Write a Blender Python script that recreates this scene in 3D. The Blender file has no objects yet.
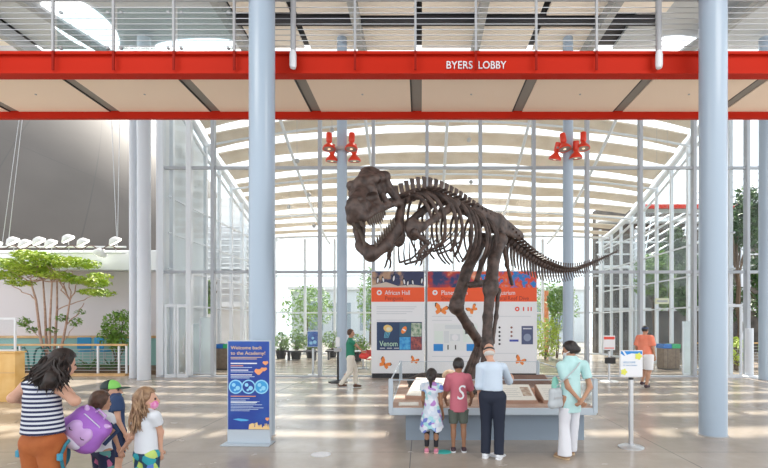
import bpy, math, random
import numpy as np
from mathutils import Vector, Matrix, Euler
random.seed(7)
SC = bpy.context.scene
COL = SC.collection
PI = math.pi
R = math.radians

# ------------------------------------------------------------------ camera, world, sun, exposure
FPX, VX, HY, CAMZ = 480.0, 421.0, 324.0, 1.9
cd = bpy.data.cameras.new('camera')
cam = bpy.data.objects.new('camera', cd); COL.objects.link(cam)
cam.location = (0, 0, CAMZ); cam.rotation_euler = (PI/2, 0, 0)
cd.sensor_width = 36; cd.lens = FPX/768*36
cd.shift_x = (384-VX)/768; cd.shift_y = (HY-234)/768
cd.clip_end = 400
SC.camera = cam

w = bpy.data.worlds.new('world'); SC.world = w; w.use_nodes = True
wn = w.node_tree.nodes; wl = w.node_tree.links
bg = wn['Background']
tc = wn.new('ShaderNodeTexCoord'); sp = wn.new('ShaderNodeSeparateXYZ'); wr = wn.new('ShaderNodeValToRGB')
wl.new(tc.outputs['Generated'], sp.inputs[0]); wl.new(sp.outputs['Z'], wr.inputs[0]); wl.new(wr.outputs[0], bg.inputs[0])
wr.color_ramp.elements[0].position = 0.0; wr.color_ramp.elements[0].color = (0.90, 0.95, 1.0, 1)
wr.color_ramp.elements[1].position = 0.6; wr.color_ramp.elements[1].color = (0.93, 0.96, 1.0, 1)
bg.inputs[1].default_value = 1.7

sd = bpy.data.lights.new('sun', 'SUN'); sd.energy = 7.0; sd.angle = R(1.2); sd.color = (1.0, 0.93, 0.82)
sun = bpy.data.objects.new('sun', sd); COL.objects.link(sun)
sun.location = (3, 30, 30)
_el, _az = R(52), R(8)       # sun ahead of the camera, a little to the right
sdir = Vector((math.sin(_az)*math.cos(_el), math.cos(_az)*math.cos(_el), math.sin(_el)))
sun.rotation_euler = (-sdir).to_track_quat('-Z', 'Y').to_euler()

# added fill lights, unseen overhead, giving the hall extra warm bounce
for lx in (-6.5, 6.5):
    ld = bpy.data.lights.new('lobby_fill_light', 'AREA'); ld.energy = 260; ld.shape = 'RECTANGLE'; ld.size = 5; ld.size_y = 3
    ld.color = (1.0, 0.93, 0.84)
    lo = bpy.data.objects.new('lobby_fill_light', ld); COL.objects.link(lo); lo.location = (lx, 2.0, 9.5)
    lo.rotation_euler = (R(25), 0, 0)

SC.view_settings.view_transform = 'Standard'; SC.view_settings.look = 'None'
SC.view_settings.gamma = 1; SC.view_settings.use_curve_mapping = False
SC.view_settings.exposure = 0.32
try:
    SC.cycles.transparent_max_bounces = 40
except Exception:
    pass

def P(px, py, Y):
    return Vector(((px-VX)*Y/FPX, Y, CAMZ+(HY-py)*Y/FPX))

# ------------------------------------------------------------------ materials
_mats = {}
def mat(name, col, rough=0.6, metal=0.0, col2=None, nscale=6.0, emit=0.0, bump=0.0, spec=0.5, lo=0.35, hi=0.65, trans=0):
    if name in _mats: return _mats[name]
    m = bpy.data.materials.new(name); m.use_nodes = True
    nt = m.node_tree; b = nt.nodes['Principled BSDF']
    c = (col[0], col[1], col[2], 1)
    b.inputs['Base Color'].default_value = c
    b.inputs['Roughness'].default_value = rough
    b.inputs['Metallic'].default_value = metal
    b.inputs['Specular IOR Level'].default_value = spec
    if trans: b.inputs['Transmission Weight'].default_value = trans
    if emit:
        b.inputs['Emission Color'].default_value = c; b.inputs['Emission Strength'].default_value = emit
    if col2 is not None or bump:
        t = nt.nodes.new('ShaderNodeTexCoord'); n = nt.nodes.new('ShaderNodeTexNoise')
        n.inputs['Scale'].default_value = nscale; n.inputs['Detail'].default_value = 5
        nt.links.new(t.outputs['Object'], n.inputs['Vector'])
        if col2 is not None:
            r = nt.nodes.new('ShaderNodeValToRGB')
            r.color_ramp.elements[0].position = lo; r.color_ramp.elements[0].color = c
            r.color_ramp.elements[1].position = hi; r.color_ramp.elements[1].color = (col2[0], col2[1], col2[2], 1)
            nt.links.new(n.outputs['Fac'], r.inputs[0]); nt.links.new(r.outputs[0], b.inputs['Base Color'])
        if bump:
            bp = nt.nodes.new('ShaderNodeBump'); bp.inputs['Strength'].default_value = bump; bp.inputs['Distance'].default_value = 0.02
            nt.links.new(n.outputs['Fac'], bp.inputs['Height']); nt.links.new(bp.outputs[0], b.inputs['Normal'])
    _mats[name] = m
    return m

def glass_mat(name, tint=(0.975, 0.988, 0.988), refl=0.012, frost=0.0, frostcol=(0.8, 0.88, 0.9)):
    if name in _mats: return _mats[name]
    m = bpy.data.materials.new(name); m.use_nodes = True; nt = m.node_tree
    for n in list(nt.nodes): nt.nodes.remove(n)
    o = nt.nodes.new('ShaderNodeOutputMaterial'); t = nt.nodes.new('ShaderNodeBsdfTransparent'); g = nt.nodes.new('ShaderNodeBsdfGlossy')
    t.inputs[0].default_value = (*tint, 1); g.inputs['Roughness'].default_value = 0.02
    mx = nt.nodes.new('ShaderNodeMixShader'); f = nt.nodes.new('ShaderNodeLayerWeight'); f.inputs[0].default_value = 0.25
    mu = nt.nodes.new('ShaderNodeMath'); mu.operation = 'MULTIPLY_ADD'; mu.inputs[1].default_value = 0.035; mu.inputs[2].default_value = refl
    nt.links.new(f.outputs['Fresnel'], mu.inputs[0]); nt.links.new(mu.outputs[0], mx.inputs[0])
    nt.links.new(t.outputs[0], mx.inputs[1]); nt.links.new(g.outputs[0], mx.inputs[2])
    last = mx
    if frost:
        d = nt.nodes.new('ShaderNodeBsdfDiffuse'); d.inputs[0].default_value = (*frostcol, 1)
        m2 = nt.nodes.new('ShaderNodeMixShader'); m2.inputs[0].default_value = frost
        nt.links.new(mx.outputs[0], m2.inputs[1]); nt.links.new(d.outputs[0], m2.inputs[2]); last = m2
    nt.links.new(last.outputs[0], o.inputs[0])
    _mats[name] = m
    return m

def ramp_mat(name, stops, scale, kind='noise', rough=0.6, const=False, axis='Object', metal=0.0):
    """stops: list (pos, rgb); a procedural pattern in object space"""
    if name in _mats: return _mats[name]
    m = bpy.data.materials.new(name); m.use_nodes = True; nt = m.node_tree; b = nt.nodes['Principled BSDF']
    b.inputs['Roughness'].default_value = rough; b.inputs['Metallic'].default_value = metal
    t = nt.nodes.new('ShaderNodeTexCoord')
    if kind == 'voronoi':
        n = nt.nodes.new('ShaderNodeTexVoronoi'); n.inputs['Scale'].default_value = scale
        sx = nt.nodes.new('ShaderNodeSeparateColor'); nt.links.new(n.outputs['Color'], sx.inputs[0]); out = sx.outputs[0]
        vin = n.inputs['Vector']
    elif kind == 'bands':
        n = nt.nodes.new('ShaderNodeTexWave'); n.wave_type = 'BANDS'; n.bands_direction = 'Z'; n.inputs['Scale'].default_value = scale
        n.inputs['Distortion'].default_value = 0; out = n.outputs['Fac']; vin = n.inputs['Vector']
    else:
        n = nt.nodes.new('ShaderNodeTexNoise'); n.inputs['Scale'].default_value = scale; n.inputs['Detail'].default_value = 6
        out = n.outputs['Fac']; vin = n.inputs['Vector']
    nt.links.new(t.outputs['Object'], vin)
    r = nt.nodes.new('ShaderNodeValToRGB'); cr = r.color_ramp
    if const: cr.interpolation = 'CONSTANT'
    while len(cr.elements) < len(stops): cr.elements.new(0.5)
    for e, (p, c) in zip(cr.elements, stops): e.position = p; e.color = (*c, 1)
    nt.links.new(out, r.inputs[0]); nt.links.new(r.outputs[0], b.inputs['Base Color'])
    _mats[name] = m
    return m

# ------------------------------------------------------------------ mesh building
class MB:
    def __init__(s): s.v = []; s.f = []
    def add(s, vs, fs, M=None):
        o = len(s.v)
        for p in vs:
            s.v.append(tuple(M @ Vector(p)) if M is not None else tuple(p))
        for f in fs: s.f.append(tuple(i+o for i in f))
        return s
    def box(s, x0, x1, y0, y1, z0, z1, M=None, bev=0.0):
        if bev > 0:
            b = min(bev, (x1-x0)*.45, (y1-y0)*.45, (z1-z0)*.45)
            vs = []; idx = {}
            for i, X in enumerate((x0, x1)):
                for j, Y in enumerate((y0, y1)):
                    for k, Z in enumerate((z0, z1)):
                        sx, sy, sz = (1-2*i)*b, (1-2*j)*b, (1-2*k)*b
                        idx[i, j, k, 0] = len(vs); vs.append((X, Y+sy, Z+sz))
                        idx[i, j, k, 1] = len(vs); vs.append((X+sx, Y, Z+sz))
                        idx[i, j, k, 2] = len(vs); vs.append((X+sx, Y+sy, Z))
            fs = []
            for a in (0, 1):
                q = [(a, 0, 0), (a, 1, 0), (a, 1, 1), (a, 0, 1)]
                fs.append([idx[c+(0,)] for c in (q[::-1] if a == 0 else q)])
                q = [(0, a, 0), (0, a, 1), (1, a, 1), (1, a, 0)]
                fs.append([idx[c+(1,)] for c in (q[::-1] if a == 0 else q)])
                q = [(0, 0, a), (1, 0, a), (1, 1, a), (0, 1, a)]
                fs.append([idx[c+(2,)] for c in (q[::-1] if a == 0 else q)])
            for a in (0, 1):
                for c in (0, 1):
                    fs.append([idx[a, c, 0, 0], idx[a, c, 1, 0], idx[a, c, 1, 1], idx[a, c, 0, 1]])
                    fs.append([idx[a, 0, c, 0], idx[a, 1, c, 0], idx[a, 1, c, 2], idx[a, 0, c, 2]])
                    fs.append([idx[0, a, c, 1], idx[1, a, c, 1], idx[1, a, c, 2], idx[0, a, c, 2]])
            for c in [(i, j, k) for i in (0, 1) for j in (0, 1) for k in (0, 1)]:
                fs.append([idx[c+(0,)], idx[c+(1,)], idx[c+(2,)]])
            return s.add(vs, fs, M)
        vs = [(x0, y0, z0), (x1, y0, z0), (x1, y1, z0), (x0, y1, z0), (x0, y0, z1), (x1, y0, z1), (x1, y1, z1), (x0, y1, z1)]
        return s.add(vs, [(0, 3, 2, 1), (4, 5, 6, 7), (0, 1, 5, 4), (1, 2, 6, 5), (2, 3, 7, 6), (3, 0, 4, 7)], M)
    def tube(s, pts, rad, n=8, cap=True, flat=1.0, up=None):
        pts = [Vector(p) for p in pts]
        if not hasattr(rad, '__len__'): rad = [rad]*len(pts)
        vs = []; fs = []; prev = None
        for i, p in enumerate(pts):
            d = (pts[min(i+1, len(pts)-1)] - pts[max(i-1, 0)])
            if d.length < 1e-9: d = Vector((0, 0, 1))
            d.normalize()
            if prev is None:
                u = Vector(up) if up is not None else (Vector((0, 0, 1)) if abs(d.z) < .9 else Vector((1, 0, 0)))
            else: u = prev
            u = u - d*u.dot(d)
            if u.length < 1e-6: u = d.orthogonal()
            u.normalize(); prev = u; v = d.cross(u)
            for k in range(n):
                a = 2*PI*k/n
                vs.append(p + (u*math.cos(a) + v*math.sin(a)*flat)*rad[i])
        for i in range(len(pts)-1):
            for k in range(n):
                a = i*n+k; b = i*n+(k+1) % n
                fs.append((a, b, b+n, a+n))
        if cap:
            fs.append(tuple(range(n))[::-1]); fs.append(tuple(range((len(pts)-1)*n, len(pts)*n)))
        return s.add(vs, fs)
    def lathe(s, prof, n=20, M=None, cap=True):
        vs = []; fs = []
        for r, z in prof:
            for k in range(n): vs.append((r*math.cos(2*PI*k/n), r*math.sin(2*PI*k/n), z))
        for i in range(len(prof)-1):
            for k in range(n):
                a = i*n+k; b = i*n+(k+1) % n
                fs.append((a, b, b+n, a+n))
        if cap:
            fs.append(tuple(range(n))[::-1]); fs.append(tuple(range((len(prof)-1)*n, len(prof)*n)))
        return s.add(vs, fs, M)
    def prism(s, poly, t, M=None):
        """poly in local XZ plane, thickness t along Y (0..t)"""
        n = len(poly)
        vs = [(x, 0, z) for x, z in poly] + [(x, t, z) for x, z in poly]
        fs = [tuple(range(n)), tuple(range(n, 2*n))[::-1]]
        for i in range(n): fs.append((i, i+n, (i+1) % n+n, (i+1) % n))
        return s.add(vs, fs, M)
    def ball(s, c, r, n=12, m=8, M=None):
        if not hasattr(r, '__len__'): r = (r, r, r)
        prof = []
        vs = []; fs = []
        for i in range(1, m):
            t = PI*i/m
            for k in range(n):
                a = 2*PI*k/n
                vs.append((c[0]+r[0]*math.sin(t)*math.cos(a), c[1]+r[1]*math.sin(t)*math.sin(a), c[2]+r[2]*math.cos(t)))
        for i in range(m-2):
            for k in range(n):
                a = i*n+k; b = i*n+(k+1) % n
                fs.append((a, a+n, b+n, b))
        top = len(vs); vs.append((c[0], c[1], c[2]+r[2])); bot = len(vs); vs.append((c[0], c[1], c[2]-r[2]))
        for k in range(n):
            fs.append((top, k, (k+1) % n)); fs.append((bot, (m-2)*n+(k+1) % n, (m-2)*n+k))
        return s.add(vs, fs, M)
    def build(s, name, m, parent=None, smooth=True, **tags):
        me = bpy.data.meshes.new(name)
        me.from_pydata([tuple(v) for v in s.v], [], s.f)
        me.materials.append(m)
        if smooth:
            me.polygons.foreach_set('use_smooth', [True]*len(me.polygons))
            me.set_sharp_from_angle(angle=R(40))
        me.update()
        o = bpy.data.objects.new(name, me); COL.objects.link(o)
        if parent is not None: o.parent = parent
        tag(o, **tags)
        return o

def tag(o, label=None, cat=None, group=None, kind=None):
    if label: o['label'] = label
    if cat: o['category'] = cat
    if group: o['group'] = group
    if kind: o['kind'] = kind
    return o
def thing(name, label, cat, loc=(0, 0, 0), rotz=0, group=None, kind=None):
    o = bpy.data.objects.new(name, None); COL.objects.link(o)
    o.location = loc; o.rotation_euler = (0, 0, rotz); o.empty_display_size = .2
    return tag(o, label, cat, group, kind)
def copy_tree(o, loc=None, rotz=None, label=None, parent=None):
    c = o.copy(); COL.objects.link(c)
    if parent is not None: c.parent = parent
    if loc is not None: c.location = loc
    if rotz is not None: c.rotation_euler = (0, 0, rotz)
    if label: c['label'] = label
    for ch in list(o.children): copy_tree(ch, parent=c)
    return c

def text(name, body, size, m, loc, parent=None, rot=(PI/2, 0, 0), ext=0.002, align='LEFT', sx=1.0, shear=0.0):
    cu = bpy.data.curves.new(name, 'FONT'); cu.body = body; cu.size = size; cu.extrude = ext
    cu.align_x = align; cu.resolution_u = 3; cu.shear = shear
    t = bpy.data.objects.new(name+'_c', cu); COL.objects.link(t)
    bpy.context.view_layer.update()
    me = bpy.data.meshes.new_from_object(t.evaluated_get(bpy.context.evaluated_depsgraph_get()))
    bpy.data.objects.remove(t); me.name = name
    me.materials.clear(); me.materials.append(m)
    o = bpy.data.objects.new(name, me); COL.objects.link(o)
    o.location = loc; o.rotation_euler = rot; o.scale = (sx, 1, 1)
    if parent is not None: o.parent = parent
    return o

# ------------------------------------------------------------------ distance-field modelling (organic shapes)
def cap(a, b, ra, rb=None, sc=(1, 1, 1)):
    a = np.array(a, float); b = np.array(b, float); rb = ra if rb is None else rb
    sc = np.array(sc, float); ab = b-a; L = max(ab.dot(ab), 1e-12)
    def f(p):
        t = np.clip(((p-a) @ ab)/L, 0, 1)
        d = (p - a - t[..., None]*ab)*sc
        return np.sqrt((d*d).sum(-1)) - (ra+(rb-ra)*t)
    r = max(ra, rb)/sc.min()
    return f, np.minimum(a, b)-r, np.maximum(a, b)+r
def ell(c, r, M=None):
    c = np.array(c, float); r = np.array(r, float); Mi = None
    if M is not None: Mi = np.array(M.to_3x3().inverted())
    def f(p):
        q = p-c
        if Mi is not None: q = q @ Mi.T
        k0 = np.sqrt(((q/r)**2).sum(-1)); k1 = np.sqrt(((q/(r*r))**2).sum(-1))
        return k0*(k0-1)/np.maximum(k1, 1e-6)
    e = r.max() if M is not None else r
    return f, c-e, c+e
def cut(point, normal):
    """keeps the side the normal points away from"""
    point = np.array(point, float); n = np.array(normal, float); n /= np.linalg.norm(n)
    return lambda p: (p-point) @ n
def clipped(prim, *cuts):
    f0, lo, hi = prim
    def f(p):
        d = f0(p)
        for c in cuts: d = np.maximum(d, c(p))
        return d
    return f, lo, hi
def loft(rows):
    """rows: (z, cx, cy, a, b) elliptical sections"""
    rows = sorted(rows); Z = [r[0] for r in rows]; A = np.array(rows, float)
    def f(p):
        z = p[..., 2]
        cx, cy, a, b = (np.interp(z, Z, A[:, i]) for i in (1, 2, 3, 4))
        q = np.sqrt(((p[..., 0]-cx)/a)**2+((p[..., 1]-cy)/b)**2)
        d = (q-1)*np.minimum(a, b)
        return np.maximum(d, np.maximum(Z[0]-z, z-Z[-1]))
    lo = np.array([(A[:, 1]-A[:, 3]).min(), (A[:, 2]-A[:, 4]).min(), Z[0]]); hi = np.array([(A[:, 1]+A[:, 3]).max(), (A[:, 2]+A[:, 4]).max(), Z[-1]])
    return f, lo, hi
def sdf(prims, vox=0.012, k=0.02, subs=(), cuts=(), rough=0.0, rs=20.0):
    lo = np.min([p[1] for p in prims], 0) - 2.5*vox; hi = np.max([p[2] for p in prims], 0) + 2.5*vox
    n = np.maximum(np.ceil((hi-lo)/vox).astype(int)+1, 4)
    ax = [lo[i]+vox*np.arange(n[i]) for i in range(3)]
    D = np.full(n, 1.0)
    def blk(l, h, mg):
        return [slice(max(int((l[i]-mg-lo[i])/vox), 0), min(int((h[i]+mg-lo[i])/vox)+2, n[i])) for i in range(3)]
    def pts(s):
        g = np.meshgrid(ax[0][s[0]], ax[1][s[1]], ax[2][s[2]], indexing='ij'); return np.stack(g, -1)
    for f, l, h in prims:
        s = tuple(blk(l, h, 2*vox+k)); d = f(pts(s)); o = D[s]
        hh = np.maximum(k-np.abs(d-o), 0)/max(k, 1e-9)
        D[s] = np.minimum(d, o)-hh*hh*k/4
    for f, l, h in subs:
        s = tuple(blk(l, h, 3*vox))
        if any(q.stop <= q.start for q in s): continue
        D[s] = np.maximum(D[s], -f(pts(s)))
    if cuts or rough:
        full = pts((slice(None),)*3)
        for c in cuts: D = np.maximum(D, c(full))
        if rough:
            q = full*rs
            D = D + rough*(np.sin(q[..., 0]+1.3*np.sin(q[..., 1]*1.7))*np.sin(q[..., 1]*1.1+np.sin(q[..., 2]*1.9))*np.cos(q[..., 2]*.9+q[..., 0]*.5))
    S = D < 0
    c = [slice(0, -1), slice(1, None)]
    acc = np.zeros([i-1 for i in n]+[3]); cnt = np.zeros([i-1 for i in n])
    corners = [(i, j, kk) for i in (0, 1) for j in (0, 1) for kk in (0, 1)]
    for a in corners:
        for ax_ in range(3):
            if a[ax_]: continue
            b = list(a); b[ax_] = 1
            sa = tuple(c[i] for i in a); sb = tuple(c[i] for i in b)
            m = S[sa] != S[sb]; da = D[sa]; db = D[sb]
            t = np.where(m, da/np.where(m, da-db, 1), 0)
            for i in range(3):
                acc[..., i] += np.where(m, a[i] + (t if i == ax_ else 0), 0)
            cnt += m
    act = cnt > 0; idx = -np.ones(act.shape, int); idx[act] = np.arange(act.sum())
    base = np.stack(np.nonzero(act), -1)
    V = lo + vox*(base + acc[act]/cnt[act][:, None])
    F = []
    for ax_ in range(3):
        u, v = [(1, 2), (2, 0), (0, 1)][ax_]
        s0 = [slice(None)]*3; s1 = [slice(None)]*3; s0[ax_] = slice(0, -1); s1[ax_] = slice(1, None)
        ch = S[tuple(s0)] != S[tuple(s1)]
        e = np.stack(np.nonzero(ch), -1)
        ok = (e[:, u] > 0) & (e[:, v] > 0) & (e[:, u] < n[u]-1) & (e[:, v] < n[v]-1)
        e = e[ok]
        if not len(e): continue
        fl = S[tuple(s0)][tuple(e.T)]
        def g(du, dv):
            q = e.copy(); q[:, u] += du; q[:, v] += dv
            return idx[tuple(q.T)]
        Q = np.stack([g(-1, -1), g(0, -1), g(0, 0), g(-1, 0)], -1)
        Q[~fl] = Q[~fl][:, ::-1]
        F.append(Q[(Q >= 0).all(1)])
    F = np.concatenate(F) if F else np.zeros((0, 4), int)
    return V, F
def sdf_obj(name, m, parent, prims, join=(), **kw):
    tags = {k2: kw.pop(k2) for k2 in ('label', 'cat', 'group', 'kind') if k2 in kw}
    V, F = sdf(prims, **kw)
    vs = V.tolist(); fs = F.tolist()
    for V2, F2 in join:
        o = len(vs); vs += V2.tolist(); fs += (F2+o).tolist()
    me = bpy.data.meshes.new(name); me.from_pydata(vs, [], fs); me.materials.append(m)
    me.polygons.foreach_set('use_smooth', [True]*len(me.polygons)); me.update()
    o = bpy.data.objects.new(name, me); COL.objects.link(o)
    if parent is not None: o.parent = parent
    return tag(o, **tags)

# ================================================================== THE SETTING
M_white = mat('white_paint', (0.74, 0.76, 0.79), 0.4)
M_colw = mat('white_column_paint', (0.60, 0.64, 0.70), 0.35)
M_col = mat('column_paint', (0.38, 0.47, 0.57), 0.28)
M_red = mat('red_steel_paint', (0.50, 0.020, 0.006), 0.6, spec=.15)
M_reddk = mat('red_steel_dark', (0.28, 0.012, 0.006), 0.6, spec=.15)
M_lampred = mat('lamp_red_enamel', (0.72, 0.05, 0.02), 0.3)
M_cream = mat('cream_panel', (0.90, 0.76, 0.63), 0.7)
M_strip = mat('grey_joint_metal', (0.27, 0.26, 0.24), 0.6)
M_steel = mat('brushed_steel', (0.50, 0.51, 0.53), 0.35, 0.6)
M_greypost = mat('grey_post_paint', (0.42, 0.43, 0.45), 0.45)
M_mull = mat('mullion_paint', (0.40, 0.43, 0.47), 0.4)
M_mullw = mat('white_mullion_paint', (0.70, 0.74, 0.79), 0.4)
M_dark = mat('dark_rubber', (0.03, 0.03, 0.035), 0.6)
M_black = mat('black_plastic', (0.02, 0.02, 0.022), 0.5)
G_clear = glass_mat('clear_glass')
G_rail = glass_mat('railing_glass', (0.86, 0.93, 0.94), 0.10)
G_frost = glass_mat('frosted_glass', (0.9, 0.95, 0.96), 0.06, 0.6)

# floor: polished concrete with saw-cut joints
def floor_mat():
    m = bpy.data.materials.new('polished_concrete'); m.use_nodes = True; nt = m.node_tree; b = nt.nodes['Principled BSDF']
    L = nt.links.new
    t = nt.nodes.new('ShaderNodeTexCoord')
    n = nt.nodes.new('ShaderNodeTexNoise'); n.inputs['Scale'].default_value = 0.7; n.inputs['Detail'].default_value = 8; n.inputs['Roughness'].default_value = 0.65
    L(t.outputs['Object'], n.inputs['Vector'])
    r = nt.nodes.new('ShaderNodeValToRGB')
    r.color_ramp.elements[0].position = 0.3; r.color_ramp.elements[0].color = (0.33, 0.28, 0.23, 1)
    r.color_ramp.elements[1].position = 0.7; r.color_ramp.elements[1].color = (0.50, 0.43, 0.36, 1)
    L(n.outputs['Fac'], r.inputs[0])
    s = nt.nodes.new('ShaderNodeSeparateXYZ'); L(t.outputs['Object'], s.inputs[0])
    def line(sock, off):
        a = nt.nodes.new('ShaderNodeMath'); a.operation = 'ADD'; a.inputs[1].default_value = off; L(sock, a.inputs[0])
        p = nt.nodes.new('ShaderNodeMath'); p.operation = 'PINGPONG'; p.inputs[1].default_value = 1.93; L(a.outputs[0], p.inputs[0])
        c = nt.nodes.new('ShaderNodeMath'); c.operation = 'LESS_THAN'; c.inputs[1].default_value = 0.007; L(p.outputs[0], c.inputs[0])
        return c
    a = line(s.outputs['X'], 0.15); c = line(s.outputs['Y'], 0.6)
    mx = nt.nodes.new('ShaderNodeMath'); mx.operation = 'MAXIMUM'; L(a.outputs[0], mx.inputs[0]); L(c.outputs[0], mx.inputs[1])
    m2 = nt.nodes.new('ShaderNodeMix'); m2.data_type = 'RGBA'; L(mx.outputs[0], m2.inputs[0]); L(r.outputs[0], m2.inputs[6]); m2.inputs[7].default_value = (0.2, 0.18, 0.16, 1)
    L(m2.outputs[2], b.inputs['Base Color'])
    n2 = nt.nodes.new('ShaderNodeTexNoise'); n2.inputs['Scale'].default_value = 2.2; n2.inputs['Detail'].default_value = 4; L(t.outputs['Object'], n2.inputs['Vector'])
    mr = nt.nodes.new('ShaderNodeMapRange'); mr.inputs[3].default_value = 0.12; mr.inputs[4].default_value = 0.34; L(n2.outputs['Fac'], mr.inputs[0]); L(mr.outputs[0], b.inputs['Roughness'])
    b.inputs['Specular IOR Level'].default_value = 0.6
    return m
MB().box(-30, 30, -6, 70, -0.3, 0).build('floor', floor_mat(), kind='structure')

# ---- lobby ceiling
M_slab = mat('roof_slab', (0.26, 0.26, 0.255), 0.8)
M_tile = mat('ceiling_panel', (0.90, 0.83, 0.74), 0.7)
M_gapdark = mat('ceiling_void', (0.05, 0.05, 0.055), 0.8)
M_beamgrey = mat('beam_grey', (0.36, 0.37, 0.37), 0.5)
ZC = 11.6
ceil = MB().box(-20, 15, -7.0, 17.4, ZC+0.45, ZC+0.75).build('ceiling', M_slab, kind='structure')
random.seed(3)
def ceil_panel(x0, x1, y0, y1, tilt=0.0):
    M = Matrix.Translation(((x0+x1)/2, (y0+y1)/2, ZC+0.12)) @ Matrix.Rotation(tilt, 4, 'X')
    MB().box(-(x1-x0)/2, (x1-x0)/2, -(y1-y0)/2, (y1-y0)/2, -0.04, 0.04, M, 0.015).build('ceiling_panel', M_tile, ceil)
for i in range(-3, 5):
    x = 1.97*i - 0.05
    for j, (y0, y1) in enumerate(((10.6, 13.0), (13.25, 15.15), (15.75, 17.1))):
        if i >= 3 and j > 0 and (i+j) % 2: continue
        if i == 4 and j == 2: continue
        sh = 0.25*((i*7+j*3) % 3-1)
        ceil_panel(x+0.08, x+1.84, y0+sh*.3, y1+sh*.3)
for i in range(5):
    x = -18.6+1.7*i
    for j, (y0, y1) in enumerate(((11.2, 13.0), (13.3, 14.9), (15.3, 16.9))):
        if i > 2 and j > 0: continue
        ceil_panel(x, x+1.5, y0, y1)
MB().box(-20, 15, -6.9, 17.35, ZC+0.38, ZC+0.44).build('ceiling_void', M_gapdark, ceil)
M_ltgrey = mat('pale_grey_soffit', (0.52, 0.55, 0.57), 0.6)
MB().box(6.9, 14.8, 13.2, 17.3, ZC+0.2, ZC+0.3).build('soffit', M_ltgrey, ceil)
MB().box(-13.6, -6.2, 12.6, 17.3, ZC+0.2, ZC+0.3).build('soffit', M_ltgrey, ceil)
for x in (-6.05, -2.05, 1.88, 5.8, 9.8, -13.7):
    MB().box(x-0.12, x+0.12, 9.2, 17.3, ZC-0.32, ZC+0.1).build('roof_beam', M_beamgrey, ceil)
for x, dx in ((-10.8, 1.9), (-14.9, 2.4), (9.0, -2.2)):
    MB().tube([(x, 17.2, ZC-.25), (x-dx, 10.0, ZC-.25)], 0.16, 8).build('roof_brace', M_beamgrey, ceil)
for y in (15.45, 13.12):
    MB().box(-6, 7.6, y-.1, y+.1, ZC-0.05, ZC+0.2).build('roof_purlin', M_gapdark, ceil)
M_sky = mat('skylight_glow', (0.95, 0.97, 1.0), 0.5, emit=1.5)
def ellipse_disc(cx, cy, rx, ry, ang, z, m):
    vs = []; n = 40
    b = MB(); poly = []
    for k in range(n):
        a = 2*PI*k/n; u, v = rx*math.cos(a), ry*math.sin(a)
        poly.append((cx+u*math.cos(ang)-v*math.sin(ang), cy+u*math.sin(ang)+v*math.cos(ang)))
    b.add([(x, y, z) for x, y in poly]+[(x, y, z+.05) for x, y in poly], [tuple(range(n))[::-1], tuple(range(n, 2*n))]+[(k, (k+1) % n, (k+1) % n+n, k+n) for k in range(n)])
    return b.build('skylight', m, ceil, smooth=False)
ellipse_disc(-11.2, 15.9, 0.95, 1.55, 0.22, ZC+0.14, M_sky)
ellipse_disc(-8.0, 17.0, 1.5, 0.35, -0.1, ZC+0.14, M_sky)
ellipse_disc(9.1, 16.9, 0.9, 0.4, 0.2, ZC+0.14, M_sky)

# ---- front glass wall
YG = 17.2
gw = MB().box(-9.3, 14.2, YG-.06, YG+.06, 0, 0.06).build('window_1', M_mull, kind='structure')
xs = [P(x, 0, YG).x for x in (213.5, 266.8, 320.1, 373.5, 427, 480.2, 533.5, 586.8, 640, 693.5, 746.5, 800)]
for x in xs:
    MB().box(x-.06, x+.06, YG-.12, YG+.1, 0.06, ZC, bev=.01).build('mullion', M_mull, gw)
for px in (162, 189.5):
    x = P(px, 0, YG).x
    MB().box(x-.09, x+.09, YG-.1, YG+.1, 0.06, ZC, bev=.01).build('mullion', M_mullw, gw)
for y in (168, 272):
    z = P(0, y, YG).z
    MB().box(-9.3, 14.2, YG-.05, YG+.05, z-.05, z+.05).build('transom', M_mull, gw)
zt = P(0, 272, YG).z; zh = P(0, 168, YG).z
gx = [P(162, 0, YG).x]+[P(189.5, 0, YG).x]+xs
for a, b in zip(gx[:-1], gx[1:]):
    for z0, z1 in ((0.06, zt-.05), (zt+.05, zh-.05), (zh+.05, ZC)):
        if z0 < 1 and (a < -6 or a > 8.5): continue      # open doorways on both flanks
        MB().box(a+.06, b-.06, YG-.01, YG+.01, z0, z1).build('pane', G_clear, gw, smooth=False)
for px in (746.5,):
    x = P(px, 0, YG).x
    MB().tube([(x, YG-.15, 0), (x, YG-.15, 1.75)], 0.13, 14).build('post_sleeve', M_mullw, gw)
    MB().lathe([(.28, 0), (.28, .05), (.2, .08)], 16, Matrix.Translation((x, YG-.15, 0))).build('post_sleeve', M_mullw, gw)

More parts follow.
